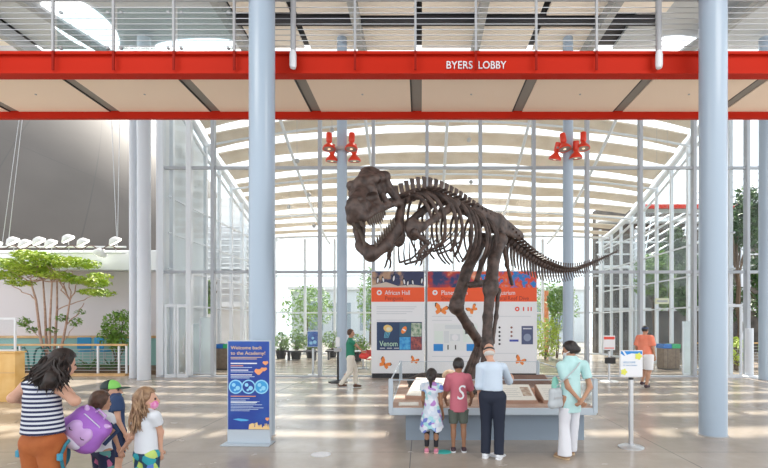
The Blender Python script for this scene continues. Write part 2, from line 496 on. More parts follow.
# ---- court side walls, back wall, canopy
XL, XR, YB = -9.1, 11.3, 30.0
def zedge(Y):
    t = (Y-YG)/(YB-YG)
    return 7.2+3.6*max(1-t, 0)**1.6
def side_wall(nm, X, s):
    g = MB().box(X-.06, X+.06, YG+.1, YB, 0, 0.08).build(nm, M_mullw, kind='structure')
    n = 9
    ys = [YG+.35+(YB-YG-.5)*i/n for i in range(n+1)]
    for y in ys:
        MB().box(X-.07, X+.07, y-.07, y+.07, .08, zedge(y)-.05, bev=.01).build('mullion', M_mullw, g)
    for z in (2.6, 3.9, 5.2, 6.5):
        MB().box(X-.035, X+.035, YG+.1, YB, z-.03, z+.03).build('transom', M_mullw, g)
    for a, b in zip(ys[:-1], ys[1:]):
        vs = [(X, a+.07, .08), (X, b-.07, .08), (X, b-.07, zedge(b)), (X, a+.07, zedge(a))]
        MB().add(vs+[(v[0]+.02, v[1], v[2]) for v in vs], [(0, 1, 2, 3), (7, 6, 5, 4), (0, 4, 5, 1), (1, 5, 6, 2), (2, 6, 7, 3), (3, 7, 4, 0)]).build('pane', G_clear, g, smooth=False)
    pts = [(X-s*.0, y, zedge(y)) for y in [YG+.2+(YB-YG)*i/20 for i in range(21)]]
    MB().tube(pts, .14, 10).build('eaves_beam', M_mullw, g)
    MB().tube([(p[0]+s*.0, p[1], p[2]-.55) for p in pts], .06, 8).build('eaves_tie', M_mullw, g)
side_wall('window_2', XL, -1); side_wall('window_3', XR, 1)
g = MB().box(XL, XR, YB-.06, YB+.06, 0, .08).build('window_4', M_mullw, kind='structure')
nb = 11
bx_ = [XL+(XR-XL)*i/nb for i in range(nb+1)]
for x in bx_: MB().box(x-.07, x+.07, YB-.1, YB+.1, .08, 7.2, bev=.01).build('mullion', M_mullw, g)
for z in (2.6, 4.9): MB().box(XL, XR, YB-.05, YB+.05, z-.04, z+.04).build('transom', M_mullw, g)
for a, b in zip(bx_[:-1], bx_[1:]):
    MB().box(a+.07, b-.07, YB-.01, YB+.01, .08, 7.2).build('pane', G_clear, g, smooth=False)

can = thing('court_canopy', 'arched slatted glass canopy over the court beyond the glass wall', 'canopy', (0, 0, 0))
XM = (XL+XR)/2; HW = (XR-XL)/2
def zcan(X, Y): return zedge(Y)+(1.5-1.45*max(0, min(1, (Y-YG)/(YB-YG)))**.8)*(1-((X-XM)/HW)**2)
M_slat = mat('canopy_slat', (0.66, 0.58, 0.48), 0.75, col2=(0.74, 0.67, 0.58), nscale=1.5)
y = YG+.5; k = 0
while y < YB:
    wd = .84; n = 24; vs = []; fs = []
    for i in range(n+1):
        X = XL+.3+(XR-XL-.6)*i/n
        sag = 0.10*abs(math.sin(PI*i*4/n))
        for (yy, dz) in ((y, 0), (y+wd, 0.10+sag), (y+wd, .16+sag), (y, .06)):
            vs.append((X, yy, zcan(X, yy)+dz-.1))
    for i in range(n):
        for q in range(4):
            a = i*4+q; b2 = i*4+(q+1) % 4
            fs.append((a, a+4, b2+4, b2))
    fs += [(0, 1, 2, 3), (n*4+3, n*4+2, n*4+1, n*4)]
    MB().add(vs, fs).build('canopy_slat', M_slat, can)
    y += 1.04; k += 1
for i in range(1, 6):
    X = XL+(XR-XL)*i/6
    MB().tube([(X, yy, zcan(X, yy)-.3) for yy in [YG+.3+(YB-YG-.3)*j/14 for j in range(15)]], .07, 8).build('canopy_beam', M_mullw, can)
for j in range(1, 5):
    yy = YG+(YB-YG)*j/4.5
    MB().tube([(XL+.1+(XR-XL-.2)*i/24, yy, zcan(XL+.1+(XR-XL-.2)*i/24, yy)-.3) for i in range(25)], .05, 8).build('canopy_tie', M_mullw, can)
# small hanging globe lamps of the court
gl = None
M_globe = mat('globe_grey', (0.5, 0.5, 0.5), .4)
for (px, py, Y, lab) in ((297, 161, 19, 'topmost of the globe lamps beside the left thick column'), (309, 195, 22, 'globe lamp between the left thick column and the red spotlights'), (289, 207, 22, 'lower globe lamp nearest the left thick column'), (314, 226, 24, 'lowest globe lamp left of the dinosaur skull'),
        (283, 185, 25, 'small globe lamp tucked against the left thick column'), (469, 140, 19.5, 'globe lamp highest above the dinosaur hips'), (471, 182, 23, 'globe lamp just above the dinosaur back'), (332, 130, 18.6, 'globe lamp right above the left red spotlights'), (508, 179, 24, 'globe lamp right of the dinosaur hips'), (533, 215, 27, 'farthest globe lamp above the dinosaur tail')):
    p = P(px, py, Y)
    zc_ = max(zcan(p.x, p.y)-p.z-.1, .25)
    t = thing('globe_lamp', 'small grey hanging '+lab, 'lamp', p, group='globe lamps under the canopy')
    MB().ball((0, 0, 0), .1).build('globe', M_globe, t)
    MB().tube([(0, 0, .09), (0, 0, zc_)], .008, 5).build('wire', M_greypost, t)

# ---- wall behind the tree, dome, ledge
M_wall = mat('lilac_grey_wall', (0.66, 0.62, 0.64), 0.8)
MB().box(-26, -9.6, 20.6, 20.9, 0, 4.6).build('wall_left', M_wall, kind='structure')
MB().box(-26, -9.75, 20.15, 20.9, 4.15, 5.0, bev=.03).build('trim_1', M_white, kind='structure')
MB().box(-9.55, -9.35, 17.3, 20.9, 0, 12).build('wall_back', M_white, kind='structure')
def dome_mat():
    m = bpy.data.materials.new('dome_panels'); m.use_nodes = True; nt = m.node_tree; b = nt.nodes['Principled BSDF']; L = nt.links.new
    t = nt.nodes.new('ShaderNodeTexCoord'); s = nt.nodes.new('ShaderNodeSeparateXYZ'); L(t.outputs['Object'], s.inputs[0])
    at = nt.nodes.new('ShaderNodeMath'); at.operation = 'ARCTAN2'; L(s.outputs['Y'], at.inputs[0]); L(s.outputs['X'], at.inputs[1])
    def ln(src, per, wd):
        p = nt.nodes.new('ShaderNodeMath'); p.operation = 'PINGPONG'; p.inputs[1].default_value = per; L(src, p.inputs[0])
        c = nt.nodes.new('ShaderNodeMath'); c.operation = 'LESS_THAN'; c.inputs[1].default_value = wd; L(p.outputs[0], c.inputs[0]); return c
    a = ln(at.outputs[0], R(7.5), 0.0022); c = ln(s.outputs['Z'], 2.1, 0.013)
    mx = nt.nodes.new('ShaderNodeMath'); mx.operation = 'MAXIMUM'; L(a.outputs[0], mx.inputs[0]); L(c.outputs[0], mx.inputs[1])
    n = nt.nodes.new('ShaderNodeTexNoise'); n.inputs['Scale'].default_value = .35; n.inputs['Detail'].default_value = 3; L(t.outputs['Object'], n.inputs['Vector'])
    r = nt.nodes.new('ShaderNodeValToRGB'); r.color_ramp.elements[0].color = (0.075, 0.067, 0.060, 1); r.color_ramp.elements[1].color = (0.125, 0.113, 0.104, 1); L(n.outputs['Fac'], r.inputs[0])
    m2 = nt.nodes.new('ShaderNodeMix'); m2.data_type = 'RGBA'; L(mx.outputs[0], m2.inputs[0]); L(r.outputs[0], m2.inputs[6]); m2.inputs[7].default_value = (0.08, .075, .07, 1)
    L(m2.outputs[2], b.inputs['Base Color']); b.inputs['Roughness'].default_value = .6
    return m
vs = []; fs = []; n, m_ = 72, 36; RD = 19.4
dome = MB().ball((0, 0, 0), RD, n, m_).build('planetarium_dome', dome_mat())
dome.location = (-34.6, 39, 4.0); dome.rotation_euler = (R(10), R(22), R(20))
tag(dome, 'large dark grey panelled dome rising behind the white ledge', 'dome')

# ---- bridge
YF, YR = 8.8, 10.5
zb0, zb1 = P(0, 74, YF).z, P(0, 54.5, YF).z
br = thing('footbridge', 'red steel footbridge with cream underside crossing the hall', 'bridge', (0, YF, zb0))
def bp(mb, name, m): 
    o = mb.build(name, m, br); o.location = (0, -YF, -zb0); return o
XB0, XB1 = -12, 12
f = MB(); f.box(XB0, XB1, YF, YF+.08, zb0, zb1)
f.box(XB0, XB1, YF-.06, YF+.1, zb0-.0, zb0+.035); f.box(XB0, XB1, YF-.08, YF+.12, zb1-.03, zb1+.02)
bp(f, 'front_beam', M_red)
zr0 = P(0, 118, YR).z
bp(MB().box(XB0, XB1, YR, YR+.1, zr0, zb1-.01), 'rear_beam', M_red)
bp(MB().box(XB0, XB1, YF-.06, YF+.16, zb0-.02, zb0), 'front_flange', M_red)
zs = zb0+.06
strip_c = [P(415.5+dx, 75, YF).x for dx in (-4, )]
# joints between the soffit panels, one per 2.2 m
sc_ = [-0.085+2.2*i for i in range(-5, 6)]
for x in sc_:
    bp(MB().box(x-.1, x+.1, YF+.1, YR, zs+.02, zs+.05), 'joint_strip', M_strip)
    bp(MB().box(x-.13, x-.1, YF+.1, YR, zs+.0, zs+.05), 'joint_edge', M_black)
for a, b in zip(sc_[:-1], sc_[1:]):
    bp(MB().box(a+.1, b-.13, YF+.1, YR, zs, zs+.06), 'soffit_panel', M_cream)
    c = (a+b)/2
    bp(MB().lathe([(.02, zs-.012), (.02, zs)], 10, Matrix.Translation((c, YF+.9, 0))), 'sprinkler_head', M_greypost)
bp(MB().box(XB0, XB1, YF+.1, YR, zb1-.12, zb1-.04), 'deck', M_greypost)
def word(body, pa, pb):
    o = text('lettering', body, 0.20, M_white, (P(pa, 69, YF).x, -.012, P(0, 69.2, YF).z-zb0), br, ext=0.012)
    vx = [v.co.x for v in o.data.vertices]; k_ = (P(pb, 0, YF).x-P(pa, 0, YF).x)/(max(vx)-min(vx))
    o.scale = (k_, 1, 1); o.location.x -= min(vx)*k_
word('BYERS', 446.5, 472.5); word('LOBBY', 478.5, 506)
def railing(name, label, Y, pxs, post_m, extra):
    r = thing(name, label, 'railing', (0, Y, zb1))
    z0 = zb1; zt_ = z0+.93
    def q(mb, nm, m): o = mb.build(nm, m, r); o.location = (0, -Y, -z0); return o
    for x in pxs:
        q(MB().box(x-.02, x+.02, Y-.02, Y+.02, z0, zt_), 'post', post_m)
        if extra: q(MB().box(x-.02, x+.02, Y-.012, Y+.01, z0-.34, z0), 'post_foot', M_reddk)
    q(MB().tube([(XB0, Y, zt_), (XB1, Y, zt_)], .03, 10), 'handrail', M_steel)
    for i in range(8):
        z = z0+.09+i*.1
        q(MB().tube([(XB0, Y, z), (XB1, Y, z)], .007, 5), 'cable', M_steel)
    return r
railing('cable_railing', 'steel cable railing along the front edge of the red bridge', YF-.11, [P(53+60.4*i, 0, YF-.11).x for i in range(-1, 13)], M_greypost, True)
railing('cable_railing', 'second steel cable railing along the far edge of the red bridge', YR+.06, [P(22+49.3*i, 0, YR+.06).x for i in range(-1, 17) if i % 3 == 0 or i > 12], M_greypost, False)
for i in range(0, 3):
    a, b = [P(53+60.4*(i+j), 0, YF-.02).x for j in (0, 1)]
    if i < 3:
        gp = thing('glass_guard', ('leftmost', 'middle', 'right-hand')[i]+' of the three glass guard panels at the left end of the bridge', 'glass panel', ((a+b)/2, YF+.02, zb1), group='glass guards on the bridge')
        h = (b-a)/2-.05
        MB().box(-h, h, -.006, .006, .04, .86).build('pane', G_rail, gp, smooth=False)
        for sx in (-1, 1):
            for z in (.1, .76): MB().box(sx*(h-.07)-.025, sx*(h-.07)+.025, -.03, .02, z, z+.04, bev=.006).build('clip', M_greypost, gp)
for (px, tp) in ((293, 'left'), (659, 'right')):
    p = P(px, 68, YF-.2)
    hp = thing('hanging_pipe', 'grey hanging pipe with a white capped end before the %s part of the bridge' % tp, 'pipe', p)
    MB().tube([(0, 0, .3), (0, 0, ZC-p.z)], .045, 12).build('pipe', M_greypost, hp)
    MB().lathe([(.015, -.02), (.05, .0), (.062, .05), (.062, .24), (.045, .31)], 14).build('end_cap', M_white, hp)

# ---- columns
def column(px, Y, rad, h, label, m=M_col):
    x = P(px, 0, Y).x
    t = thing('column', label, 'column', (x, Y, 0))
    MB().lathe([(rad, 0.015), (rad, h)], 40).build('shaft', m, t)
    MB().lathe([(rad+.012, 0), (rad+.012, .02)], 40).build('base_ring', M_greypost, t)
    return t
column(262, 8.2, .215, ZC+.3, 'thick blue-grey round column behind the blue banner')
column(713, 8.2, .215, ZC+.3, 'thick blue-grey round column standing alone at the right')
column(144, 16.3, .21, ZC, 'white round column nearest the tree railing', M_colw)
column(133, 16.8, .12, ZC, 'thin white round column close beside a thicker white one at the left', M_colw)
column(342, 16.3, .17, ZC, 'slim blue-grey column behind the dinosaur skull')
column(568, 16.3, .17, ZC, 'slim blue-grey column behind the dinosaur tail')
column(765.5, 16.3, .2, ZC, 'blue-grey column at the right edge of the hall')

# ---- red lamp clusters
def spot(parent, loc, yaw, tilt, lit):
    M = Matrix.Translation(loc) @ Matrix.Rotation(yaw, 4, 'Z') @ Matrix.Rotation(tilt, 4, 'X')
    b = MB().lathe([(.02, .30), (.095, .30), (.10, .27), (.10, .03), (.085, .0), (.07, -.02), (.09, -.06), (.19, -.17), (.215, -.23), (.215, -.26), (.19, -.26), (.15, -.18)], 24, M, cap=True)
    o = b.build('spotlight', M_lampred, parent)
    MB().lathe([(.001, -.22), (.17, -.235), (.185, -.25)], 24, M, cap=False).build('reflector', M_refl, o)
    MB().lathe([(.0, -.24), (.05, -.25), (.045, -.262)], 16, M).build('lens', M_lens, o)
    return o
M_refl = mat('lamp_reflector', (0.35, 0.33, 0.3), .35, .5)
M_lens = mat('lamp_lens', (0.9, 0.8, 0.6), .3, emit=.6)
def cluster(px, Y, z, label, spots):
    x = P(px, 0, Y).x
    t = thing('spotlight_cluster', label, 'spotlights', (x, Y, z))
    b = MB(); b.tube([(-.45, -.22, 0), (.45, -.22, 0)], .035, 8); b.lathe([(.24, -.06), (.24, .06)], 20)
    b.build('bracket', M_greypost, t)
    for (dx, dy, dz, yaw, tilt) in spots: spot(t, (dx, dy, dz), yaw, tilt, 1)
four = [(-.38, -.3, .16, .2, -.12), (.37, -.3, .16, -.2, -.12), (-.33, -.05, -.14, .3, .1), (.42, -.05, -.14, -.3, .1)]
cluster(342, 16.3, P(0, 150, 16.3).z, 'four red spotlights on the column behind the dinosaur skull', four)
cluster(568, 16.3, P(0, 150, 16.3).z, 'four red spotlights on the column behind the dinosaur tail', [(-.25, -.35, .13, .5, -.2), (.42, -.3, .18, -.2, -.12), (-.42, -.1, -.1, .6, .3), (.18, -.28, -.12, -.3, .1)])
cluster(262, 8.2, P(0, -8, 8.2).z, 'red spotlights high on the left thick column', [(-.3, -.3, .1, .5, -.75), (.48, -.3, .12, -.5, -.75)])
cluster(713, 8.2, P(0, -8, 8.2).z, 'red spotlights high on the right thick column', [(-.56, -.3, .1, .5, -.75), (.36, -.3, .1, -.3, -.75)])

# ================================================================== BEYOND THE GLASS
M_leaf = mat('leaf_green', (0.11, 0.24, 0.045), 0.5, col2=(0.24, 0.40, 0.06), nscale=3)
M_leafy = mat('leaf_lime', (0.36, 0.50, 0.05), 0.5, col2=(0.56, 0.66, 0.12), nscale=4)
M_leafd = mat('leaf_dark', (0.035, 0.09, 0.03), 0.5, col2=(0.10, 0.19, 0.05), nscale=2)
M_bark = mat('pink_bark', (0.42, 0.26, 0.20), 0.8, col2=(0.55, 0.38, 0.30), nscale=9)
M_barkd = mat('dark_bark', (0.13, 0.09, 0.06), 0.8)
M_soil = mat('planter_soil', (0.12, 0.08, 0.05), 0.95)
def leaves(blobs, n, size, rnd, flat=.5):
    b = MB(); tot = sum(r[0]*r[1]*r[2] for c, r in blobs)
    for c, r in blobs:
        for _ in range(max(3, int(n*r[0]*r[1]*r[2]/tot))):
            while True:
                u = Vector((rnd.uniform(-1, 1), rnd.uniform(-1, 1), rnd.uniform(-1, 1)))
                if .35 < u.length < 1: break
            p = Vector((c[0]+u.x*r[0], c[1]+u.y*r[1], c[2]+u.z*r[2]))
            s = size*rnd.uniform(.6, 1.25)
            M = Matrix.Translation(p) @ Euler((rnd.uniform(-flat, flat)*2, rnd.uniform(-flat, flat)*2, rnd.uniform(0, 6.28))).to_matrix().to_4x4()
            b.add([(-s, 0, 0), (-s*.2, -s*.38, s*.06), (s, 0, -s*.1), (-s*.2, s*.38, s*.06)], [(0, 1, 2), (0, 2, 3)], M)
    return b
def limb(b, a, c, r0, r1, rnd, wob=.06, n=7):
    a = Vector(a); c = Vector(c); pts = []
    for i in range(n+1):
        t = i/n; w_ = wob*math.sin(PI*t)
        pts.append(a.lerp(c, t)+Vector((rnd.uniform(-w_, w_), rnd.uniform(-w_, w_), 0)))
    b.tube(pts, [r0+(r1-r0)*i/n for i in range(n+1)], 7)
    return pts
def bush(name, label, cat, p, blobs, n, size, m, group=None, seed=1, stems=3, planter=None):
    rnd = random.Random(seed)
    t = thing(name, label, cat, p, group=group)
    if planter: MB().lathe([(planter[0]*.75, 0), (planter[0], planter[1]), (planter[0]*.9, planter[1]), (planter[0]*.88, planter[1]-.05)], 18).build('pot', M_dark if len(planter) < 3 else planter[2], t)
    b = MB()
    for i in range(stems):
        c, r = blobs[i % len(blobs)]
        limb(b, (rnd.uniform(-.06, .06), rnd.uniform(-.06, .06), planter[1]-.05 if planter else 0), (c[0]+rnd.uniform(-.3, .3)*r[0], c[1], c[2]+.1*r[2]), .03, .012, rnd)
    b.build('stem', M_barkd, t)
    leaves(blobs, n, size, rnd).build('foliage', m, t, smooth=False)
    return t

# plants in the court, left
for i, (px, Y, w_, h, lab) in enumerate(((281, 26.5, .4, 1.25, 'leftmost leafy potted plant beyond the court glass'), (296, 25.9, .42, 1.5, 'tallest of the potted plants left of the blue sign'), (311, 27.0, .42, 1.2, 'potted plant just left of the blue sign stand'),
        (332, 27.5, .6, 1.35, 'leafy potted plant between the blue sign and the slim column'), (357, 24.5, .55, 1.2, 'potted plant behind the walker in green'))):
    p = P(px, 340, Y); p.z = 0
    bush('potted_plant', lab, 'plant', p, [((0, 0, h*.75), (w_, w_, h*.42)), ((.2, .1, h*.6), (w_*.8, w_*.8, h*.3))], 420, .10, M_leaf, seed=20+i, planter=(.3, .45))
# benches between them
M_bench = mat('dark_bench', (0.05, 0.05, 0.06), .5)
for i, (a, b_, Y, lab) in enumerate(((286, 318, 25.2, 'long low dark bench in front of the potted plants'), (326, 347, 25.5, 'short dark bench behind the slim column'))):
    A = P(a, 0, Y).x; B = P(b_, 0, Y).x
    t = thing('bench', lab, 'bench', ((A+B)/2, Y, 0))
    h = (B-A)/2
    MB().box(-h, h, -.2, .2, .42, .50, bev=.01).build('seat', M_bench, t)
    for sx in (-1, 1): MB().box(sx*(h-.15)-.03, sx*(h-.15)+.03, -.18, .18, 0, .42).build('leg', M_bench, t)
# cafe tables near the walker
for i, (px, Y, lab) in enumerate(((363, 20.6, 'small grey cafe table beside the walker in green'), )):
    p = P(px, 0, Y); t = thing('cafe_table', lab, 'table', (p.x, Y, 0))
    MB().lathe([(.36, .72), (.38, .735), (.38, .75), (.36, .76)], 24).build('table_top', M_steel, t)
    MB().tube([(0, 0, .02), (0, 0, .72)], .03, 10).build('stem', M_steel, t)
    MB().lathe([(.25, 0), (.24, .02), (.03, .04)], 20).build('base', M_steel, t)
M_redp = mat('red_chair_plastic', (0.6, .06, .05), .5)
t = thing('cafe_chair', 'red cafe chair with thin metal legs beside the small grey table', 'chair', (P(372, 0, 19.8).x, 19.8, 0), .6)
MB().box(-.2, .2, -.2, .2, .43, .46, bev=.01).build('seat', M_redp, t); MB().box(-.2, .2, .17, .2, .55, .82, bev=.01).build('backrest', M_redp, t)
for sx in (-1, 1):
    MB().tube([(sx*.17, -.17, 0), (sx*.17, -.17, .43)], .012, 6).build('leg', M_steel, t)
    MB().tube([(sx*.17, .18, 0), (sx*.17, .18, .82)], .012, 6).build('leg', M_steel, t)
# right-hand court plants and orange post
for i, (px, Y, w_, z, h, lab, m) in enumerate(((546, 26.0, .8, 1.15, 1.1, 'lime green shrub beyond the court glass right of the info panels', M_leafy), (557, 26.8, .6, 3.1, .8, 'tall slender tree rising behind the lime shrub', M_leaf))):
    p = P(px, 0, Y); p.z = 0
    bush('shrub' if i == 0 else 'slender_tree', lab, 'plant', p, [((0, 0, z), (w_, w_, h)), ((.4, .2, z+.5), (w_*.6, w_*.6, h*.6))], 800, .12, m, seed=31+i)
t = thing('banner_post', 'orange striped post standing beyond the court glass', 'post', (P(546, 0, 29).x, 28.9, 0))
MB().tube([(0, 0, .05), (0, 0, 3.9)], .13, 12).build('post', mat('orange_post', (.85, .28, .1), .5), t); MB().lathe([(.25, 0), (.25, .05)], 16).build('base', M_dark, t)

# far buildings
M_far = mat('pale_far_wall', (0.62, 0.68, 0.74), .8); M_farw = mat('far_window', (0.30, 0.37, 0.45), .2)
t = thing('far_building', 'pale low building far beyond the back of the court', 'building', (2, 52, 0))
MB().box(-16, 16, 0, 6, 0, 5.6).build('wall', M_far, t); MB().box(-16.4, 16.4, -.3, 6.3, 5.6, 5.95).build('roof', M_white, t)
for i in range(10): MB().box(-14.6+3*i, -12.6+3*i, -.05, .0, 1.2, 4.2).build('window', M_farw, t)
for i, (x, Y, w_, z, h, lab) in enumerate(((-9.5, 40, 2.2, 3.2, 2.0, 'round green tree outside, seen left of the skull through the glass'), (-4.6, 44, 1.3, 4.2, 3.0, 'narrow tree outside, behind the slim left column'), (11.5, 42, 2.4, 3.4, 2.4, 'green tree outside beyond the right side glass'))):
    rnd = random.Random(50+i); t = thing('tree', lab, 'tree', (x, Y, 0))
    b = MB(); limb(b, (0, 0, 0), (0, 0, z), .16, .08, rnd); b.build('trunk', M_barkd, t)
    leaves([((0, 0, z), (w_, w_, h)), ((.5, 0, z+.6), (w_*.7, w_*.7, h*.7))], 1500, .18, rnd).build('foliage', M_leaf, t, smooth=False)

# gallery facades on either side of the court
def facade(nm, label, x0, x1, Y, wallm, bandm, bands, louv=()):
    t = thing(nm, label, 'building', ((x0+x1)/2, Y, 0)); h = (x1-x0)/2
    MB().box(-h, h, .6, 1.2, 0, 9.4).build('wall', wallm, t)
    for z0, z1, d in bands: MB().box(-h, h, .6-d, .6, z0, z1, bev=.02).build('floor_band', bandm, t)
    n = int(2*h/2.2)
    for i in range(n+1):
        x = -h+.1+(2*h-.2)*i/n
        MB().box(x-.07, x+.07, -.0, .15, 0, 8.0).build('post', M_mullw, t)
    for z in louv: MB().box(-h, h, .1, .4, z, z+.07).build('louver', bandm, t)
    return t
M_darkwall = mat('dark_gallery_wall', (0.05, 0.045, 0.04), .8, col2=(0.15, .13, .11), nscale=1.2)
M_lightwall = mat('light_gallery_wall', (0.66, 0.66, 0.66), .8, col2=(0.8, .8, .81), nscale=.8)
facade('gallery_facade', 'dark gallery front with pale floor bands at the far right', 11.5, 30, 31.0, M_darkwall, M_white, [(2.75, 2.95, .5), (4.35, 4.45, .3), (5.5, 5.7, .55), (7.2, 7.3, .3), (8.5, 8.8, .7)], (6.4, ))
t = thing('roof_frame', 'curved white tubular roof frame in front of the dark gallery at the right', 'frame', (12.3, 28.5, 0))
for k in range(6):
    y = .35*k; MB().tube([(0+.25*k+12*u, y, 5.2+.55*k+4.6*math.sin(u*PI*.5)) for u in [j/16 for j in range(17)]], .05, 8).build('rib', M_mullw, t)
for k in range(5):
    u = .08+.2*k; MB().tube([(.25*q+12*u, .35*q, 5.2+.55*q+4.6*math.sin(u*PI*.5)) for q in range(6)], .035, 6).build('brace', M_mullw, t)
for x in (.1, 6.0, 12.0): MB().tube([(x, 0, 0), (x, 0, 5.2+4.6*math.sin(min(x/12, 1)*PI*.5))], .07, 8).build('post', M_mullw, t)
facade('gallery_facade', 'pale gallery front with white louvres left of the court', -13.6, -10.2, 28.0, M_lightwall, M_white, [(2.9, 3.2, .5), (5.0, 5.25, .5)], [3.6+.36*i for i in range(12)])
t = thing('roof_walkway', 'thin red walkway strip high beyond the right side glass', 'walkway', (15.2, 26.2, 8.2))
MB().box(-3.2, 3.2, -.1, .1, 0, .22).build('edge_strip', M_red, t); MB().box(-3.2, 3.2, .1, 1, 0, .1).build('deck', M_greypost, t)
for sx in (-3, 0, 3): MB().box(sx-.06, sx+.06, .4, .52, -8.2, 0).build('post', M_mullw, t)
for i, (px, Y, w_, z, h, lab) in enumerate(((737, 21.5, 1.5, 6.2, 1.9, 'tall leafy tree behind the glass at the far right'), (655, 27.6, 1.4, 4.2, 1.9, 'leafy tree behind the right side glass, above the walker in coral'), (690, 24.6, 1.2, 4.2, 1.9, 'leafy tree behind the right side glass near the thick column'), (203, 24.0, .8, 3.4, 1.0, 'small tree outside the left side glass, above the frosted screens'),
        (768, 24.5, 1.3, 3.6, 1.9, 'rightmost tree behind the glass'), (612, 34.6, 1.4, 3.6, 1.9, 'small tree just left of the dark gallery, seen beyond the dinosaur tail'), (672, 29.0, 1.1, 6.4, 1.4, 'high tree crown above the red walkway strip'), (725, 27.5, 1.5, 3.4, 1.9, 'dense low tree immediately right of the thick column'))):
    p = P(px, 0, Y); rnd = random.Random(70+i); t = thing('tree', lab, 'tree', (p.x, Y, 0))
    b = MB(); pts = limb(b, (0, 0, 0), (0, 0, z), .13, .06, rnd, .15)
    for k in range(5): limb(b, (0, 0, z*.6+.1*k), (rnd.uniform(-w_, w_)*.7, rnd.uniform(-1, 1), z+rnd.uniform(-.3, .8)), .05, .02, rnd)
    b.build('trunk', M_barkd, t)
    bl = [((rnd.uniform(-w_, w_)*.6, rnd.uniform(-.6, .6), z+rnd.uniform(-h, h)*.6), (w_*.45, w_*.45, h*.4)) for _ in range(8)]
    leaves(bl, 2600, .15, rnd).build('foliage', M_leaf if i in (1, 3, 5) else M_leafd, t, smooth=False)
# low plants and railing behind the glass at the right
t = thing('cable_railing', 'wood-topped cable railing behind the glass at the far right', 'railing', (13.6, 20.6, 0))
M_wood = mat('warm_wood', (0.55, 0.33, 0.14), .5, col2=(0.66, 0.42, 0.2), nscale=4)
MB().box(-1.9, 1.9, -.06, .06, 1.05, 1.11, bev=.01).build('top_rail', M_wood, t)
for i in range(5): MB().box(-1.85+.92*i, -1.80+.92*i, -.03, .03, 0, 1.05).build('post', M_greypost, t)
for i in range(7): MB().tube([(-1.9, 0, .15+.13*i), (1.9, 0, .15+.13*i)], .009, 5).build('cable', M_steel, t)
for i, x in enumerate((12.9, 14.3)):
    bush('shrub', ('low shrub before the far right railing, nearer the thick column', 'low shrub before the far right railing, nearer the picture edge')[i], 'plant', (x, 19.6, 0), [((0, 0, .8), (.5, .4, .6))], 300, .1, (M_leafy, M_leaf)[i], seed=90+i)

# ================================================================== RECYCLING BINS, SCREENS, DOORS
M_bin = mat('bin_wood', (0.20, 0.15, 0.11), .6, col2=(0.26, .20, .15), nscale=7)
M_blue = mat('bin_blue', (0.02, 0.17, 0.55), .5); M_grn = mat('bin_green', (0.03, 0.42, 0.16), .5)
for x, lab in ((10.45, 'brown sorting bin with blue and green top near the right side glass'), (-8.25, 'brown sorting bin with blue and green top near the left side glass')):
    t = thing('recycling_bin', lab, 'bin', (x, 20.3, 0))
    MB().box(-.34, .34, -.3, .3, .03, .88, bev=.015).build('body', M_bin, t)
    for sx, m in ((-1, M_blue), (1, M_grn)):
        o = MB().box(min(sx*.36, 0), max(sx*.36, 0), -.32, .32, .88, 1.06, bev=.01).build('lid', m, t)
        MB().lathe([(.1, 0), (.1, .012)], 16, Matrix.Translation((sx*.18, -.0, 1.06))).build('opening', M_dark, o)
        MB().box(sx*.17-.005, sx*.17+.005, -.305, -.3, .05, .86).build('door_seam', M_dark, t)
    MB().box(-.32, .32, -.28, .28, 0, .03).build('plinth', M_dark, t)
def screen(px0, px1, y0, Y, label, h=2.05, rot=0):
    a, b = P(px0, 0, Y).x, P(px1, 0, Y).x
    t = thing('glass_screen', label, 'screen', ((a+b)/2, Y, 0), rot); hw = (b-a)/2
    MB().box(-hw, hw, -.01, .01, .06, h).build('pane', G_frost, t, smooth=False)
    MB().box(-hw, hw, -.03, .03, 0, .06).build('base_rail', M_mullw, t)
    for sx in (-1, 1): MB().box(sx*hw-.025, sx*hw+.025, -.025, .025, .06, h).build('edge_post', M_mullw, t)
screen(187, 200, 330, 18.3, 'frosted glass screen just left of the other one in the left doorway', 1.9)
screen(200.5, 212, 322, 18.1, 'taller frosted glass screen beside the left sorting bin', 2.15)
screen(683, 692, 322, 17.9, 'frosted glass screen in the right doorway', 2.0)
def door(nm, px0, px1, Y):
    a, b = P(px0, 0, Y).x, P(px1, 0, Y).x
    t = tag(bpy.data.objects.new(nm, None), kind='structure'); COL.objects.link(t); t.location = (a, Y, 0)
    w_ = b-a
    MB().box(0, .07, -.03, .03, 0, 2.6).build('frame', M_mullw, t); MB().box(w_-.07, w_, -.03, .03, 0, 2.6).build('frame', M_mullw, t)
    MB().box(.07, w_-.07, -.03, .03, 2.5, 2.6).build('frame', M_mullw, t); MB().box(.07, w_-.07, -.03, .03, 0, .12).build('frame', M_mullw, t)
    MB().box(.07, w_-.07, -.008, .008, .12, 2.5).build('pane', G_clear, t, smooth=False)
    MB().tube([(w_-.12, -.09, .85), (w_-.12, -.09, 1.5)], .018, 8).build('door_handle', M_steel, t)
door('door_1', 165, 176, 17.1); door('door_2', 177, 188, 17.1); door('door_3', 706, 724, 17.0); door('door_4', 726, 742, 17.0)
t = thing('hanging_sign', 'small cream sign board hanging beyond the right side glass wall', 'sign', P(662, 304, 18.2))
MB().box(-.26, .26, -.02, .02, 0, .22, bev=.006).build('board', mat('cream_sign', (.72, .72, .5), .6), t)
for sx in (-1, 1): MB().tube([(sx*.2, 0, .22), (sx*.2, 0, zcan(9.14, 18.2)-P(0, 304, 18.2).z-.04)], .006, 5).build('wire', M_greypost, t)
MB().box(-.2, .2, -.026, -.02, .07, .14).build('text_bar', M_greypost, t)

